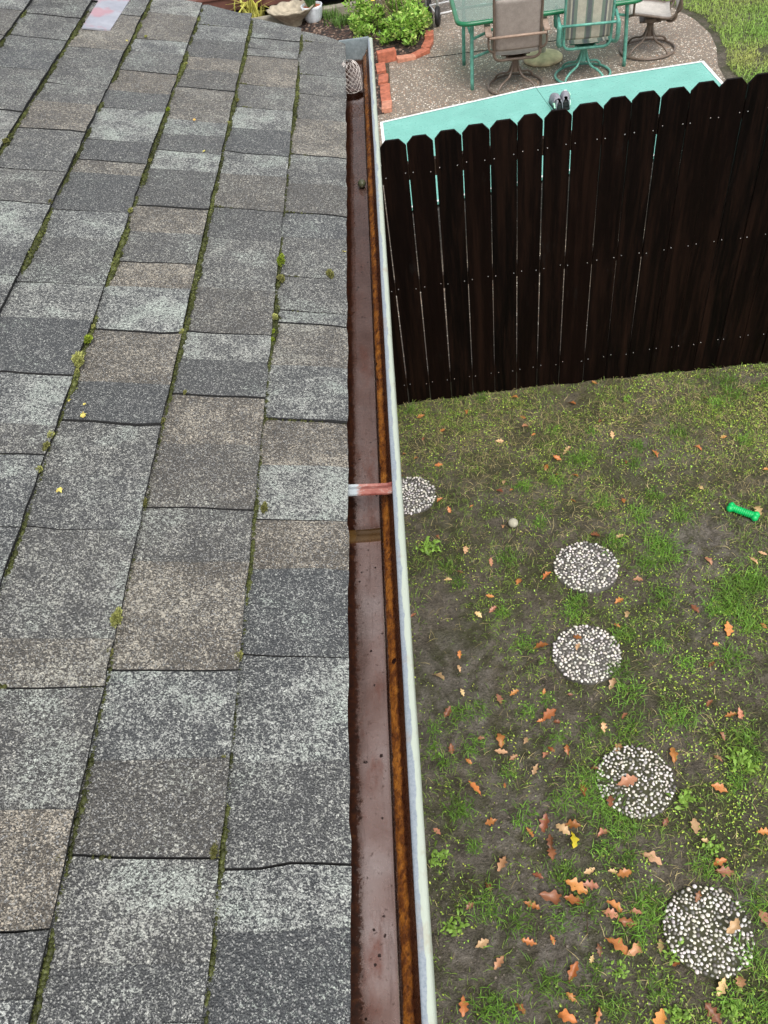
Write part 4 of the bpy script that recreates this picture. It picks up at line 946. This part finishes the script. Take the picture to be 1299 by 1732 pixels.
# ------------------------------------------------------------------ lawn: stepping stones
stones = [(694, 838, .315, 0.0, 'partly hidden'), (991, 960, .35, 0.0, 'clean'), (992, 1105, .345, 0.05, 'leafed'), (1075, 1320, .345, .43, 'mossy'), (1199, 1570, .35, .35, 'large')]
slab_labels = ['round white-pebbled stepping stone half hidden by the gutter lip', 'round pebbled stepping stone nearest the grey ball, free of leaves', 'round bright pebbled stepping stone with a brown leaf near its top', 'mossy stepping stone with one big lobed leaf across it', 'nearest stepping stone, mossy, with two small leaves on it']
ico = bmesh.new(); bmesh.ops.create_icosphere(ico, subdivisions=1, radius=1); IV = np.array([v.co[:] for v in ico.verts]); IF = np.array([[v.index for v in f.verts] for f in ico.faces]); ico.free()
stone_c = []
for (px, py, dia, moss, nm_), lab in zip(stones, slab_labels):
    p = at(px, py, .02); R = dia/2; stone_c.append((p[0], p[1], R)); aa = np.linspace(0, 2*PI, 24); so_ = empty('stepping_stone', (p[0], p[1], float(ground_h(p[0]+R*np.cos(aa), p[1]+R*np.sin(aa)).mean())-.012)); tag(so_, lab, 'stepping stone', 'stepping stones in the lawn')
    b = MB(); n = 40; vs = []
    for rr, z in ((R*1.0, -.03), (R*1.0, .020), (R*.97, .027), (R*.5, .030), (.001, .031)):
        for k in range(n): a = 2*PI*k/n; f = 1+.012*math.sin(3*a+px)+.008*math.sin(7*a); vs.append((rr*f*math.cos(a), rr*f*math.sin(a), z))
    b.add(vs, [(i*n+k, i*n+(k+1) % n, (i+1)*n+(k+1) % n, (i+1)*n+k) for i in range(4) for k in range(n)]); b.build('slab', M['stone_moss'] if moss > .2 else M['stone_slab'], so_, True)
    Vs, Fs, Cs = [], [], []; k = 0; placed = []
    for _ in range(3200):
        rr = R*.985*math.sqrt(rng.random()); a = rng.uniform(0, 2*PI); x, y = rr*math.cos(a), rr*math.sin(a)
        mv = vnoise(x*14+px, y*14, 7)*.55+.45*rng.random()+(.15 if rr > R*.8 else 0)
        if mv < moss: continue
        sz = rng.uniform(.0055, .0112)*(1-.15*moss)
        if any((x-q[0])**2+(y-q[1])**2 < ((sz+q[2])*.86)**2 for q in placed): continue
        if len(placed) > 430: break
        placed.append((x, y, sz)); th = rng.uniform(0, PI); e = rng.uniform(.75, 1.35); c_, s_ = math.cos(th), math.sin(th)
        vv = IV*np.array([sz*e, sz/e, sz*.8])*(1+rng.normal(0, .05, (len(IV), 1))); vv = np.stack([vv[:, 0]*c_-vv[:, 1]*s_+x, vv[:, 0]*s_+vv[:, 1]*c_+y, vv[:, 2]+.029], 1)
        Vs.append(vv); Fs.append(IF+k); k += len(IV); br_ = rng.choice([.74, .60, .44, .26, .13], p=[.32, .26, .18, .13, .11]); Cs.append(np.tile(np.array([br_, br_*rng.uniform(.90, .99), br_*rng.uniform(.78, .95)]), (len(IF), 1)))
    me = mesh_np('pebbles', np.concatenate(Vs), np.concatenate(Fs), np.concatenate(Cs)); me.shade_smooth(); o = obj('pebbles', me, M['pebble'], so_); o['kind'] = 'stuff'
# ball and bone toy
p = at(868, 888, .035); b = bmesh.new(); bmesh.ops.create_uvsphere(b, u_segments=28, v_segments=16, radius=.0285); me = bpy.data.meshes.new('ball'); b.to_mesh(me); b.free(); me.shade_smooth()
o = obj('ball', me, M['ball']); o.location = (p[0], p[1], .034+float(ground_h(p[0], p[1]))); tag(o, 'dirty grey ball lying on the grass', 'ball')
p = at(1256, 868, .02); b = MB(); L = .088
prof = []
for t in np.linspace(-1, 1, 45): prof.append((.0175+.0055*abs(math.sin(t*17)), t*L*.68))
b.lathe(prof, 16); bone = empty('bone_toy', (p[0], p[1], .030+float(ground_h(p[0], p[1]))), 0); bone.rotation_euler = (0, R_(90), R_(-38))
b.build('ridged_bar', M['toy'], bone, True)
for sg in (-1, 1):
    b = MB()
    for s2 in (-1, 1): b.lathe([(.001, -.020), (.012, -.017), (.0195, -.008), (.0215, 0), (.0195, .008), (.012, .017), (.001, .020)], 16, (0, s2*.0125, sg*(L*.68+.010)))
    b.build('knob', M['toy'], bone, True)
tag(bone, 'bright green rubber bone-shaped dog toy on the mud', 'dog toy')

# ------------------------------------------------------------------ lawn: grass
def in_stone(x, y, m=1.0):
    r = np.zeros(len(x), bool)
    for sx, sy, R in stone_c: r |= (x-sx)**2+(y-sy)**2 < (R*m)**2
    return r
def scatter(n, x0=-.6, x1=4.4, y0=-.2, y1=4.42):
    x = rng.uniform(x0, x1, n); y = rng.uniform(y0, y1, n); P = np.stack([x, y, ground_h(x, y)], 1); px, py = proj(P); return P, px, py
tufts = []
for ox, oy, sc, lst in ((650, 640, 2.0, [(665, 290, 2), (470, 380, 1.6), (545, 440, 1.3), (525, 505, 1.3), (580, 365, 1.3), (855, 240, 1.6), (845, 300, 1.3), (415, 625, 1.6), (930, 560, 2.6), (960, 600, 2.6), (885, 640, 2.4), (855, 470, 2), (780, 570, 1.8), (1240, 690, 2.8), (1200, 710, 2.4), (1275, 700, 2), (700, 195, 1), (1000, 185, 1.6), (1210, 215, 1.5),
        (1150, 20, 2.4), (1180, 60, 2.2), (1120, 90, 1.8), (225, 640, 1.4), (400, 790, 1.2), (330, 75, 1.2), (575, 190, 1.2), (1290, 30, 2), (90, 110, 1), (250, 700, 1.2), (1000, 470, 1.6), (740, 430, 1.6), (910, 400, 1.6)]),
    (690, 1000, 2.133, [(1180, 60, 2.8), (1230, 120, 2.4), (1150, 30, 2.4), (1100, 70, 1.8), (780, 160, 2), (765, 300, 1.8), (790, 370, 2), (415, 190, 1.6), (610, 50, 1.8), (590, 90, 1.5), (920, 30, 2), (1165, 245, 2.4), (970, 465, 2.4), (800, 505, 2.2), (670, 510, 1.8), (660, 690, 2.4), (690, 760, 2.2), (620, 745, 2), (180, 440, 1.6), (255, 425, 1.4), (100, 490, 1.2), (130, 610, 1.4), (430, 430, 1.3), (240, 555, 1.8),
        (545, 760, 1.4), (1230, 600, 1.6), (1190, 690, 1.6), (170, 770, 1.6), (540, 525, 1.5), (1215, 530, 2), (905, 200, 1.4), (1000, 260, 1.4), (500, 390, 1.2), (90, 565, 1.2), (370, 650, 1.2)]),
    (690, 1360, 2.133, [(720, 40, 2.4), (780, 80, 2), (420, 50, 1.8), (560, 250, 2), (290, 360, 2.4), (400, 420, 2.2), (510, 655, 2.2), (640, 370, 1.8), (820, 460, 2.2), (870, 400, 2.2), (285, 735, 2), (360, 770, 2.2), (800, 195, 1.4), (190, 20, 1.8), (1080, 235, 1.6), (1260, 360, 2.2), (905, 670, 1.5), (740, 740, 1.6), (545, 425, 1.4), (680, 590, 1.3), (1180, 720, 1.8), (1280, 740, 2), (710, 170, 1.6), (235, 150, 1.2), (640, 680, 1.2), (1240, 560, 1.8), (850, 330, 1.8)])):
    for x, y, s in lst: tufts.append((ox+x/sc, oy+y/sc, s))
gp = []
for px, py, s in tufts:
    c = at(px, py, 0); n = int(58*s); r = .019*s
    P = np.stack([c[0]+rng.normal(0, r, n), c[1]+rng.normal(0, r, n), np.zeros(n)], 1); P[:, 2] = ground_h(P[:, 0], P[:, 1])-.003
    tint = np.array([.13, .28, .036])*rng.uniform(.65, 1.25)*rng.uniform(.45, 1.5, (n, 1))+np.array([.05, .04, .012])*rng.random((n, 1))
    gp.append(blades(P, rng.uniform(.4, 1.0, n)*(.034+.022*s)*(.82 if py > 1150 and px < 1050 else 1), rng.uniform(.0013, .0026, n), rng.uniform(.3, 1.05, n), tint))
P, px, py = scatter(150000)
dens = .40+.75*np.clip((900-py)/260, 0, 1)*.35+.35*np.clip((px-1000)/300, 0, 1); dens *= (vnoise(P[:, 0]*4, P[:, 1]*4, 21)*.7+vnoise(P[:, 0]*13, P[:, 1]*13, 22)*.6)**3.0*1.9; dens *= (1-.95*bare(px, py))
keep = (rng.random(len(P)) < dens) & ~in_stone(P[:, 0], P[:, 1], .97); P = P[keep]; n = len(P)
tint = np.array([.18, .31, .05])*rng.uniform(.5, 1.4, (n, 1))+np.array([.10, .07, .02])*rng.random((n, 1))
gp.append(blades(P, rng.uniform(.015, .05, n), rng.uniform(.0010, .0020, n), rng.uniform(.4, 1.1, n), tint))
me = mesh_np('grass', *merge(gp)); tag(obj('grass', me, M['blade']), 'patchy green grass growing through the mud', 'grass', kind='stuff')
# pale dead strands lying flat
P, px, py = scatter(60000); dens = .16+.9*np.clip((960-py)/280, 0, 1); dens *= vnoise(P[:, 0]*3, P[:, 1]*3, 31)**1.3*1.5*(1-.7*bare(px, py)); keep = (rng.random(len(P)) < dens) & ~in_stone(P[:, 0], P[:, 1]); P = P[keep]; n = len(P); P[:, 2] += .004
V, F, C = blades(P, rng.uniform(.025, .075, n), rng.uniform(.0009, .0017, n), np.full(n, .95)*rng.uniform(.85, 1.1, n), np.array([.50, .42, .20])*rng.uniform(.4, 1.3, (n, 1))); V[:, 2] = np.minimum(V[:, 2], ground_h(V[:, 0], V[:, 1])+.016)
tag(obj('dead_grass', mesh_np('dead_grass', V, F, np.clip(C, 0, 1)), M['blade']), 'straw-coloured dead grass strands lying flat on the mud', 'dead grass', kind='stuff')
# tiny yellow-green creeping leaves
def disc_leaves(P, r, tint):
    n = len(P); a = rng.uniform(0, 2*PI, n); tl = rng.normal(0, .35, (n, 2)); u = np.stack([np.cos(a), np.sin(a), tl[:, 0]], 1)*r[:, None]; v = np.stack([-np.sin(a), np.cos(a), tl[:, 1]], 1)*r[:, None]*.6
    V = np.stack([P-u, P-u*.2+v, P+u, P-u*.2-v], 1).reshape(-1, 3); k = np.arange(n)*4; return V, np.stack([k, k+3, k+2, k+1], 1), tint
P, px, py = scatter(170000); dens = .30+.35*np.clip((880-py)/200, 0, 1)+.55*np.clip((px-1000)/250, 0, 1); dens *= np.clip(vnoise(P[:, 0]*3.3, P[:, 1]*3.3, 41)*.8+vnoise(P[:, 0]*15, P[:, 1]*15, 42)*.7-.50, 0, 2)*1.6*(1-.9*bare(px, py)); keep = (rng.random(len(P)) < dens) & ~in_stone(P[:, 0], P[:, 1]); P = P[keep]; n = len(P); P[:, 2] += rng.uniform(.003, .012, n)
tint = np.array([.45, .56, .09])*rng.uniform(.45, 1.45, (n, 1))*np.stack([rng.uniform(.7, 1.1, n), np.ones(n), np.ones(n)], 1)
tag(obj('ground_cover', mesh_np('ground_cover', *disc_leaves(P, rng.uniform(.003, .007, n), np.clip(tint, 0, 1))), M['blade']), 'tiny yellow-green creeping weeds spread over the soil', 'ground cover', kind='stuff')
# crumbs of mud
P, px, py = scatter(26000); keep = (rng.random(len(P)) < .22+.4*bare(px, py)) & ~in_stone(P[:, 0], P[:, 1], 1.02); P = P[keep]; n = len(P)
sz = rng.uniform(.0018, .0042, n)*np.where(rng.random(n) < .06, 1.8, 1); V = (IV[None]*sz[:, None, None]*rng.uniform(.65, 1.3, (n, len(IV), 1))*np.array([1.2, 1.2, .8])+P[:, None, :]).reshape(-1, 3)
F = (IF[None]+(np.arange(n)*len(IV))[:, None, None]).reshape(-1, 3); tone_ = np.repeat(np.array([.13, .108, .085])*rng.uniform(.35, 1.7, (n, 1)), len(IF), axis=0)
tag(obj('mud_crumbs', mesh_np('mud_crumbs', V, F, tone_), M['pebble']), 'small crumbs and grit on the damp mud', 'mud crumbs', kind='stuff')
for px, py, L_, a_, lab in ((895, 1120, .16, 35, 'thin pale twig left of the bright pebbled stone'), (810, 1500, .14, -40, 'dark stalk lying on the mud near the gutter, lower left'), (992, 1562, .10, 80, 'short upright-lying twig between the leaf cluster and the nearest stone'), (945, 1285, .12, 50, 'thin twig on the mud left of the mossy stepping stone')):
    c = at(px, py, 0); c[2] = float(ground_h(c[0], c[1]))+.006; d = np.array([math.cos(R_(a_)), math.sin(R_(a_)), 0])*L_/2; b = MB(); b.tube([c-d, c+np.array([.004, -.003, .004]), c+d], [.0022, .0018, .001], 6, smooth=4)
    tag(b.build('twig', M['raw_wood'], smooth=True), lab, 'twig', 'twigs on the lawn')
# far lawn right of the patio
P = np.stack([rng.uniform(2.4, 7.5, 130000), rng.uniform(6.6, 14.5, 130000), np.zeros(130000)], 1); ex = np.interp(P[:, 1], [q[1] for q in arc], [q[0] for q in arc])
keep = (P[:, 0] > ex+.05+.13*vnoise(P[:, 1]*2.5, P[:, 1]*.3, 51)) & (vnoise(P[:, 0]*2, P[:, 1]*2, 52)+vnoise(P[:, 0]*7, P[:, 1]*7, 53) > .45); P = P[keep]; n = len(P); mixn = vnoise(P[:, 0]*1.6, P[:, 1]*1.6, 54)[:, None]
tint = 1.15*(np.array([.22, .42, .07])*(1-mixn)+np.array([.42, .46, .13])*mixn)*rng.uniform(.6, 1.35, (n, 1))
tag(obj('lawn', mesh_np('lawn', *blades(P, rng.uniform(.03, .075, n), rng.uniform(.002, .0045, n), rng.uniform(.3, 1, n), np.clip(tint, 0, 1))), M['blade']), 'yellow-green lawn grass beyond the rounded patio edge', 'lawn', kind='stuff')
# broad-leaved weeds, one object each
wl_ = [(772, 1566, 1.3, 'rosette of bright green leaves on the mud, lowest by the gutter'), (737, 1449, 1.2, 'bright green weed touching the gutter lip'), (1253, 1288, 1.5, 'fleshy green weed at the right edge above the mossy stone'), (1159, 1352, 1.5, 'green weed at the right rim of the mossy stepping stone'),
       (920, 1118, .8, 'small two-leaved weed left of the bright pebbled stone'), (726, 930, 1.7, 'feathery light green weed beside the gutter, below the hidden stone'), (1058, 680, 1.0, 'green weed in the thin grass close to the fence'), (1150, 1712, 1.2, 'bright weed at the bottom edge of the lawn'), (1145, 1610, 1.1, 'green weed at the lower left rim of the nearest stone'), (1208, 1435, 1.2, 'light green weed under a brown leaf above the nearest stone'), (1240, 1705, 1.4, 'cluster of round green leaves at the bottom right'), (1045, 1642, 1.0, 'small green weed left of the nearest stone')]
for px, py, s, lab in wl_:
    c = at(px, py, 0); o = empty('leafy_weed', (c[0], c[1], float(ground_h(c[0], c[1])))); n = int(34*s); V, F, C = [], [], []
    for k in range(n):
        a = rng.uniform(0, 2*PI); l = rng.uniform(.008, .024)*s; h = rng.uniform(.004, .03)*s; d = np.array([math.cos(a), math.sin(a), 0]); sd_ = np.array([-math.sin(a), math.cos(a), rng.normal(0, .4)])*l*.24; off = rng.normal(0, .017, 3)*s*np.array([1, 1, 0]); b0 = off+np.array([0, 0, h*.4]); m1 = off+d*l*.6+np.array([0, 0, h]); tp = off+d*l+np.array([0, 0, h*.8]); q = len(V)
        V += [b0-sd_*.3, b0+sd_*.3, m1+sd_, m1-sd_, tp+sd_*.35, tp-sd_*.35]; F += [(q, q+1, q+2, q+3), (q+3, q+2, q+4, q+5)]; C += [np.array([.24, .40, .065])*rng.uniform(.55, 1.35)]*2
    obj('leaves', mesh_np('leaves', np.array(V), np.array(F), np.clip(np.array(C), 0, 1)), M['foliage'], o); tag(o, lab, 'weed', 'broad-leaved weeds in the lawn')

# ------------------------------------------------------------------ fallen oak leaves
def oak(seed):
    r = random.Random(seed); N = 26; L = 1.0; V, F = [], []; curl = r.uniform(.25, .8); bend = r.uniform(-.25, .25); nl = r.choice([2.8, 3.4, 3.9]); ph = r.uniform(-.3, .3); tw = r.uniform(-.3, .3)
    am = r.uniform(.20, .30); ph2 = r.uniform(.2, 1.2)
    for i in range(N+1):
        t = i/N; y = (t-.5)*L
        env = .24*max(0, math.sin(PI*min(1, max(0, (t-.08)/.94))**1.15))**.62*(1+.12*math.sin(5*t+ph))
        def lobe(p): c = math.cos(2*PI*nl*t+p); return 1-am+am*(abs(c)**.7)*(1 if c > 0 else -1)
        wd = max(.012, env*lobe(ph+PI)); wl2 = max(.012, env*lobe(ph+PI+ph2))
        if t < .10: wd = wl2 = .012
        bx = bend*(y*y)*.8; zc = .12*math.cos(y*2.4)+curl*.12*math.sin(5*y+seed)
        for f in (-1, -.5, 0, .5, 1):
            wv = wd if f > 0 else wl2; V.append((bx+f*wv, y-.02*abs(f), zc+curl*(abs(f)**1.5)*wv*1.1+tw*f*wv*y-.08+.02*math.sin(9*t+f*4+seed)))
    for i in range(N):
        for k in range(4): F.append((i*5+k, i*5+k+1, (i+1)*5+k+1, (i+1)*5+k))
    me = bpy.data.meshes.new('oak_leaf'); me.from_pydata(V, [], F); me.materials.append(M['leaf']); me.shade_smooth(); return me
# the leaf material reads object space in leaf lengths of about 0.08 m
oaks = [oak(i) for i in range(8)]
LC = {'o': ('orange', (.60, .23, .065)), 'r': ('reddish brown', (.27, .095, .045)), 'p': ('pale tan', (.66, .42, .22)), 'y': ('bright yellow', (.78, .58, .03)), 'b': ('rust brown', (.34, .115, .03)), 'k': ('dusky pink', (.50, .235, .13))}
LA = [(440, 68, 'o', 1), (635, 85, 'o', 1), (280, 110, 'o', .9), (123, 133, 'o', .9), (197, 178, 'o', .9), (470, 140, 'o', .8), (478, 168, 'k', 1.2), (132, 205, 'r', .7), (107, 272, 'o', .7), (185, 298, 'o', 1.1), (730, 155, 'r', .8), (770, 198, 'p', 1.2), (390, 220, 'p', 1.5), (617, 252, 'p', 1.2), (585, 278, 'o', 1.2), (547, 310, 'b', 1), (915, 258, 'o', 1.2), (818, 290, 'r', .8),
      (1060, 238, 'o', 1.2), (1145, 203, 'o', .8), (1090, 72, 'r', .8), (710, 22, 'o', .8), (645, 337, 'b', .9), (405, 358, 'p', 1), (390, 388, 'r', 1), (430, 383, 'o', .6), (187, 415, 'o', 1), (220, 448, 'o', .9), (295, 440, 'o', .7), (640, 422, 'b', 1), (808, 418, 'o', 1), (1070, 375, 'p', 1), (1265, 447, 'p', 1.4), (402, 507, 'k', .8), (180, 537, 'r', .6), (275, 588, 'p', 1.2), (360, 628, 'k', 1.2), (715, 537, 'r', 1.6), (797, 541, 'p', 1.1),
      (455, 690, 'o', 1.1), (548, 676, 'o', 1.3), (857, 683, 'k', 1), (1095, 622, 'k', 1), (1250, 615, 'p', 1.2), (1280, 588, 'p', 1.2), (260, 660, 'r', .9), (215, 685, 'p', 1), (1290, 310, 'o', .9), (585, 335, 'b', .7), (58, 330, 'r', .7), (68, 258, 'o', .6), (505, 198, 'o', .6)]
LB = [(295, 18, 'o', .8), (305, 62, 'k', 1), (20, 83, 'r', .7), (255, 80, 'p', .8), (763, 38, 'o', 1.3), (790, 85, 'p', 1.2), (755, 125, 'o', .7), (1035, 68, 'r', 1.2), (1155, 140, 'o', 1.5), (1110, 190, 'o', .9), (1285, 125, 'o', .8), (478, 198, 'b', 1.5), (185, 218, 'o', .9), (110, 300, 'p', 1.5), (183, 270, 'p', .8), (195, 357, 'p', .7), (330, 380, 'k', 1.1), (383, 362, 'o', 1), (143, 427, 'r', 1.3), (490, 362, 'o', .8), (615, 195, 'p', 1), (612, 163, 'b', .9),
      (740, 338, 'p', 1.3), (585, 370, 'r', .6), (510, 442, 'b', 1.6), (480, 465, 'o', 1), (540, 470, 'r', .7), (782, 448, 'r', .8), (705, 492, 'p', 1.1), (262, 524, 'k', .9), (333, 530, 'o', 1.5), (425, 535, 'p', 1.1), (335, 575, 'p', 1.3), (380, 595, 'k', 1.1), (155, 563, 'r', 1.2), (218, 605, 'o', .8), (575, 570, 'o', 1), (497, 585, 'k', .9), (518, 568, 'b', .7), (460, 642, 'p', 1.1), (242, 702, 'o', 2.0), (350, 697, 'o', .5), (760, 565, 'k', 1.4), (793, 685, 'k', 2.3),
      (630, 718, 'b', 1.4), (733, 752, 'r', 1.1), (955, 592, 'o', 1.7), (1120, 600, 'k', 1.2), (1125, 710, 'o', 1.3), (1165, 445, 'o', 1.1), (1198, 445, 'k', 1.4), (1090, 398, 'r', 1), (1135, 520, 'k', .9), (1095, 262, 'r', .8), (675, 640, 'r', .9)]
LD = [(300, 60, 'o', 1.1), (105, 93, 'k', .8), (440, 100, 'o', 1), (495, 65, 'r', 1.6), (562, 88, 'p', 1.5), (592, 72, 'b', 1.5), (598, 125, 'y', 2.0), (705, 103, 'k', 1.3), (930, 62, 'r', 1), (1035, 75, 'p', 1.6), (1285, 100, 'o', 1.3), (515, 130, 'r', 1.2), (520, 175, 'r', 1.3), (340, 215, 'k', 1.6), (880, 190, 'p', 1.8), (1125, 205, 'o', 1.3), (1145, 240, 'r', 1.8), (655, 240, 'p', 1.1), (657, 290, 'k', 1.2), (740, 243, 'p', .8), (780, 250, 'o', 1.2), (468, 257, 'r', 1.2),
      (290, 292, 'r', 1.1), (520, 335, 'r', 2), (607, 295, 'o', 2.3), (598, 345, 'b', 1.8), (447, 362, 'o', 1.3), (750, 372, 'o', 1.7), (730, 395, 'k', 1.5), (795, 425, 'r', 1.6), (820, 388, 'k', 1), (1178, 437, 'p', 1.4), (1050, 325, 'b', .9), (1290, 410, 'k', 1.6), (438, 497, 'o', 1.3), (522, 485, 'o', .9), (268, 503, 'p', 1.1), (330, 570, 'k', 1.2), (757, 508, 'o', 2.0), (820, 520, 'k', 1.7), (690, 525, 'r', 1), (915, 508, 'p', 1.1), (665, 557, 'p', .7), (595, 605, 'b', 1.9), (592, 695, 'o', 1),
      (200, 728, 'o', 1.5), (405, 735, 'b', 1.2), (573, 768, 'o', 1.5), (685, 762, 'o', 1.5), (910, 780, 'o', 1.8), (1105, 755, 'r', 1.7), (1135, 655, 'p', 1.5), (1205, 640, 'k', 1.3), (225, 365, 'k', .9), (975, 567, 'b', .8), (1075, 130, 'p', .8)]
allv = [(650+x/2.0, 640+y/2.0, c, s) for x, y, c, s in LA]+[(690+x/2.133, 1000+y/2.133, c, s) for x, y, c, s in LB]+[(690+x/2.133, 1360+y/2.133, c, s) for x, y, c, s in LD]
marks = [(694, 838, 'the half-hidden stone'), (991, 960, 'the clean pebbled stone'), (992, 1105, 'the bright pebbled stone'), (1075, 1320, 'the mossy stone'), (1199, 1570, 'the nearest stone'), (868, 888, 'the ball'), (1256, 868, 'the green dog toy'), (964, 1418, 'the bright yellow leaf'), (772, 1566, 'the lowest weed'), (875, 655, 'the fence foot'), (1170, 615, 'the right fence foot'), (740, 1180, 'the gutter')]
lab_pool = {}
for i, (px, py, c, s) in enumerate(allv):
    nm_, rgb = LC[c]; p = at(px, py, .012); z = float(ground_h(p[0], p[1]))+.008
    on = [k for k, (sx, sy, R) in enumerate(stone_c) if (p[0]-sx)**2+(p[1]-sy)**2 < (R*.95)**2]
    if on: p = at(px, py, .045); z = float(ground_h(p[0], p[1]))+.030
    o = bpy.data.objects.new('oak_leaf', oaks[i % 8]); col.objects.link(o); Lf = .053*s**.85*rng.uniform(.85, 1.15)*rng.uniform(.92, 1.08)
    o.location = (p[0], p[1], z+Lf*.07); o.scale = (Lf*rng.uniform(.95, 1.25), Lf, Lf*.8); o.rotation_euler = (rng.normal(0, .24), rng.normal(0, .24), rng.uniform(0, 2*PI))
    if s >= 2.3 and c == 'k': o.rotation_euler = (0, 0, R_(-78))
    if c == 'o' and s == 2.0 and px < 820: o.rotation_euler = (0, .2, R_(32)); o.scale = (Lf*.7, Lf, Lf)
    f = rng.uniform(.6, 1.1); o.color = (rgb[0]*f, rgb[1]*f*rng.uniform(.9, 1.15), rgb[2]*f, 1)
    if c == 'y': tag(o, 'bright yellow oak leaf, the only yellow one on the lawn', 'leaf', 'fallen oak leaves'); continue
    best = min(marks, key=lambda mm: (mm[0]-px)**2+((mm[1]-py)*1.1)**2); dx, dy = px-best[0], py-best[1]
    side = 'on' if on else (('right of' if dx > 0 else 'left of') if abs(dx) > abs(dy) else ('in front of' if dy > 0 else 'behind'))
    size = 'large' if s >= 1.5 else ('small' if s < .85 else 'medium')
    lab_pool.setdefault((size, nm_, side, best[2]), []).append((dx*dx+dy*dy, o))
ORD = ['nearest', 'second nearest', 'third nearest', 'fourth nearest', 'fifth nearest', 'sixth nearest']
for (size, nm_, side, mk), lst in lab_pool.items():
    lst.sort(key=lambda t: t[0])
    for k, (_, o) in enumerate(lst):
        tag(o, f'{size} {nm_} oak leaf {side} {mk}'+('' if len(lst) == 1 else f', {ORD[k]} to it'), 'leaf', 'fallen oak leaves')
bpy.context.view_layer.update()
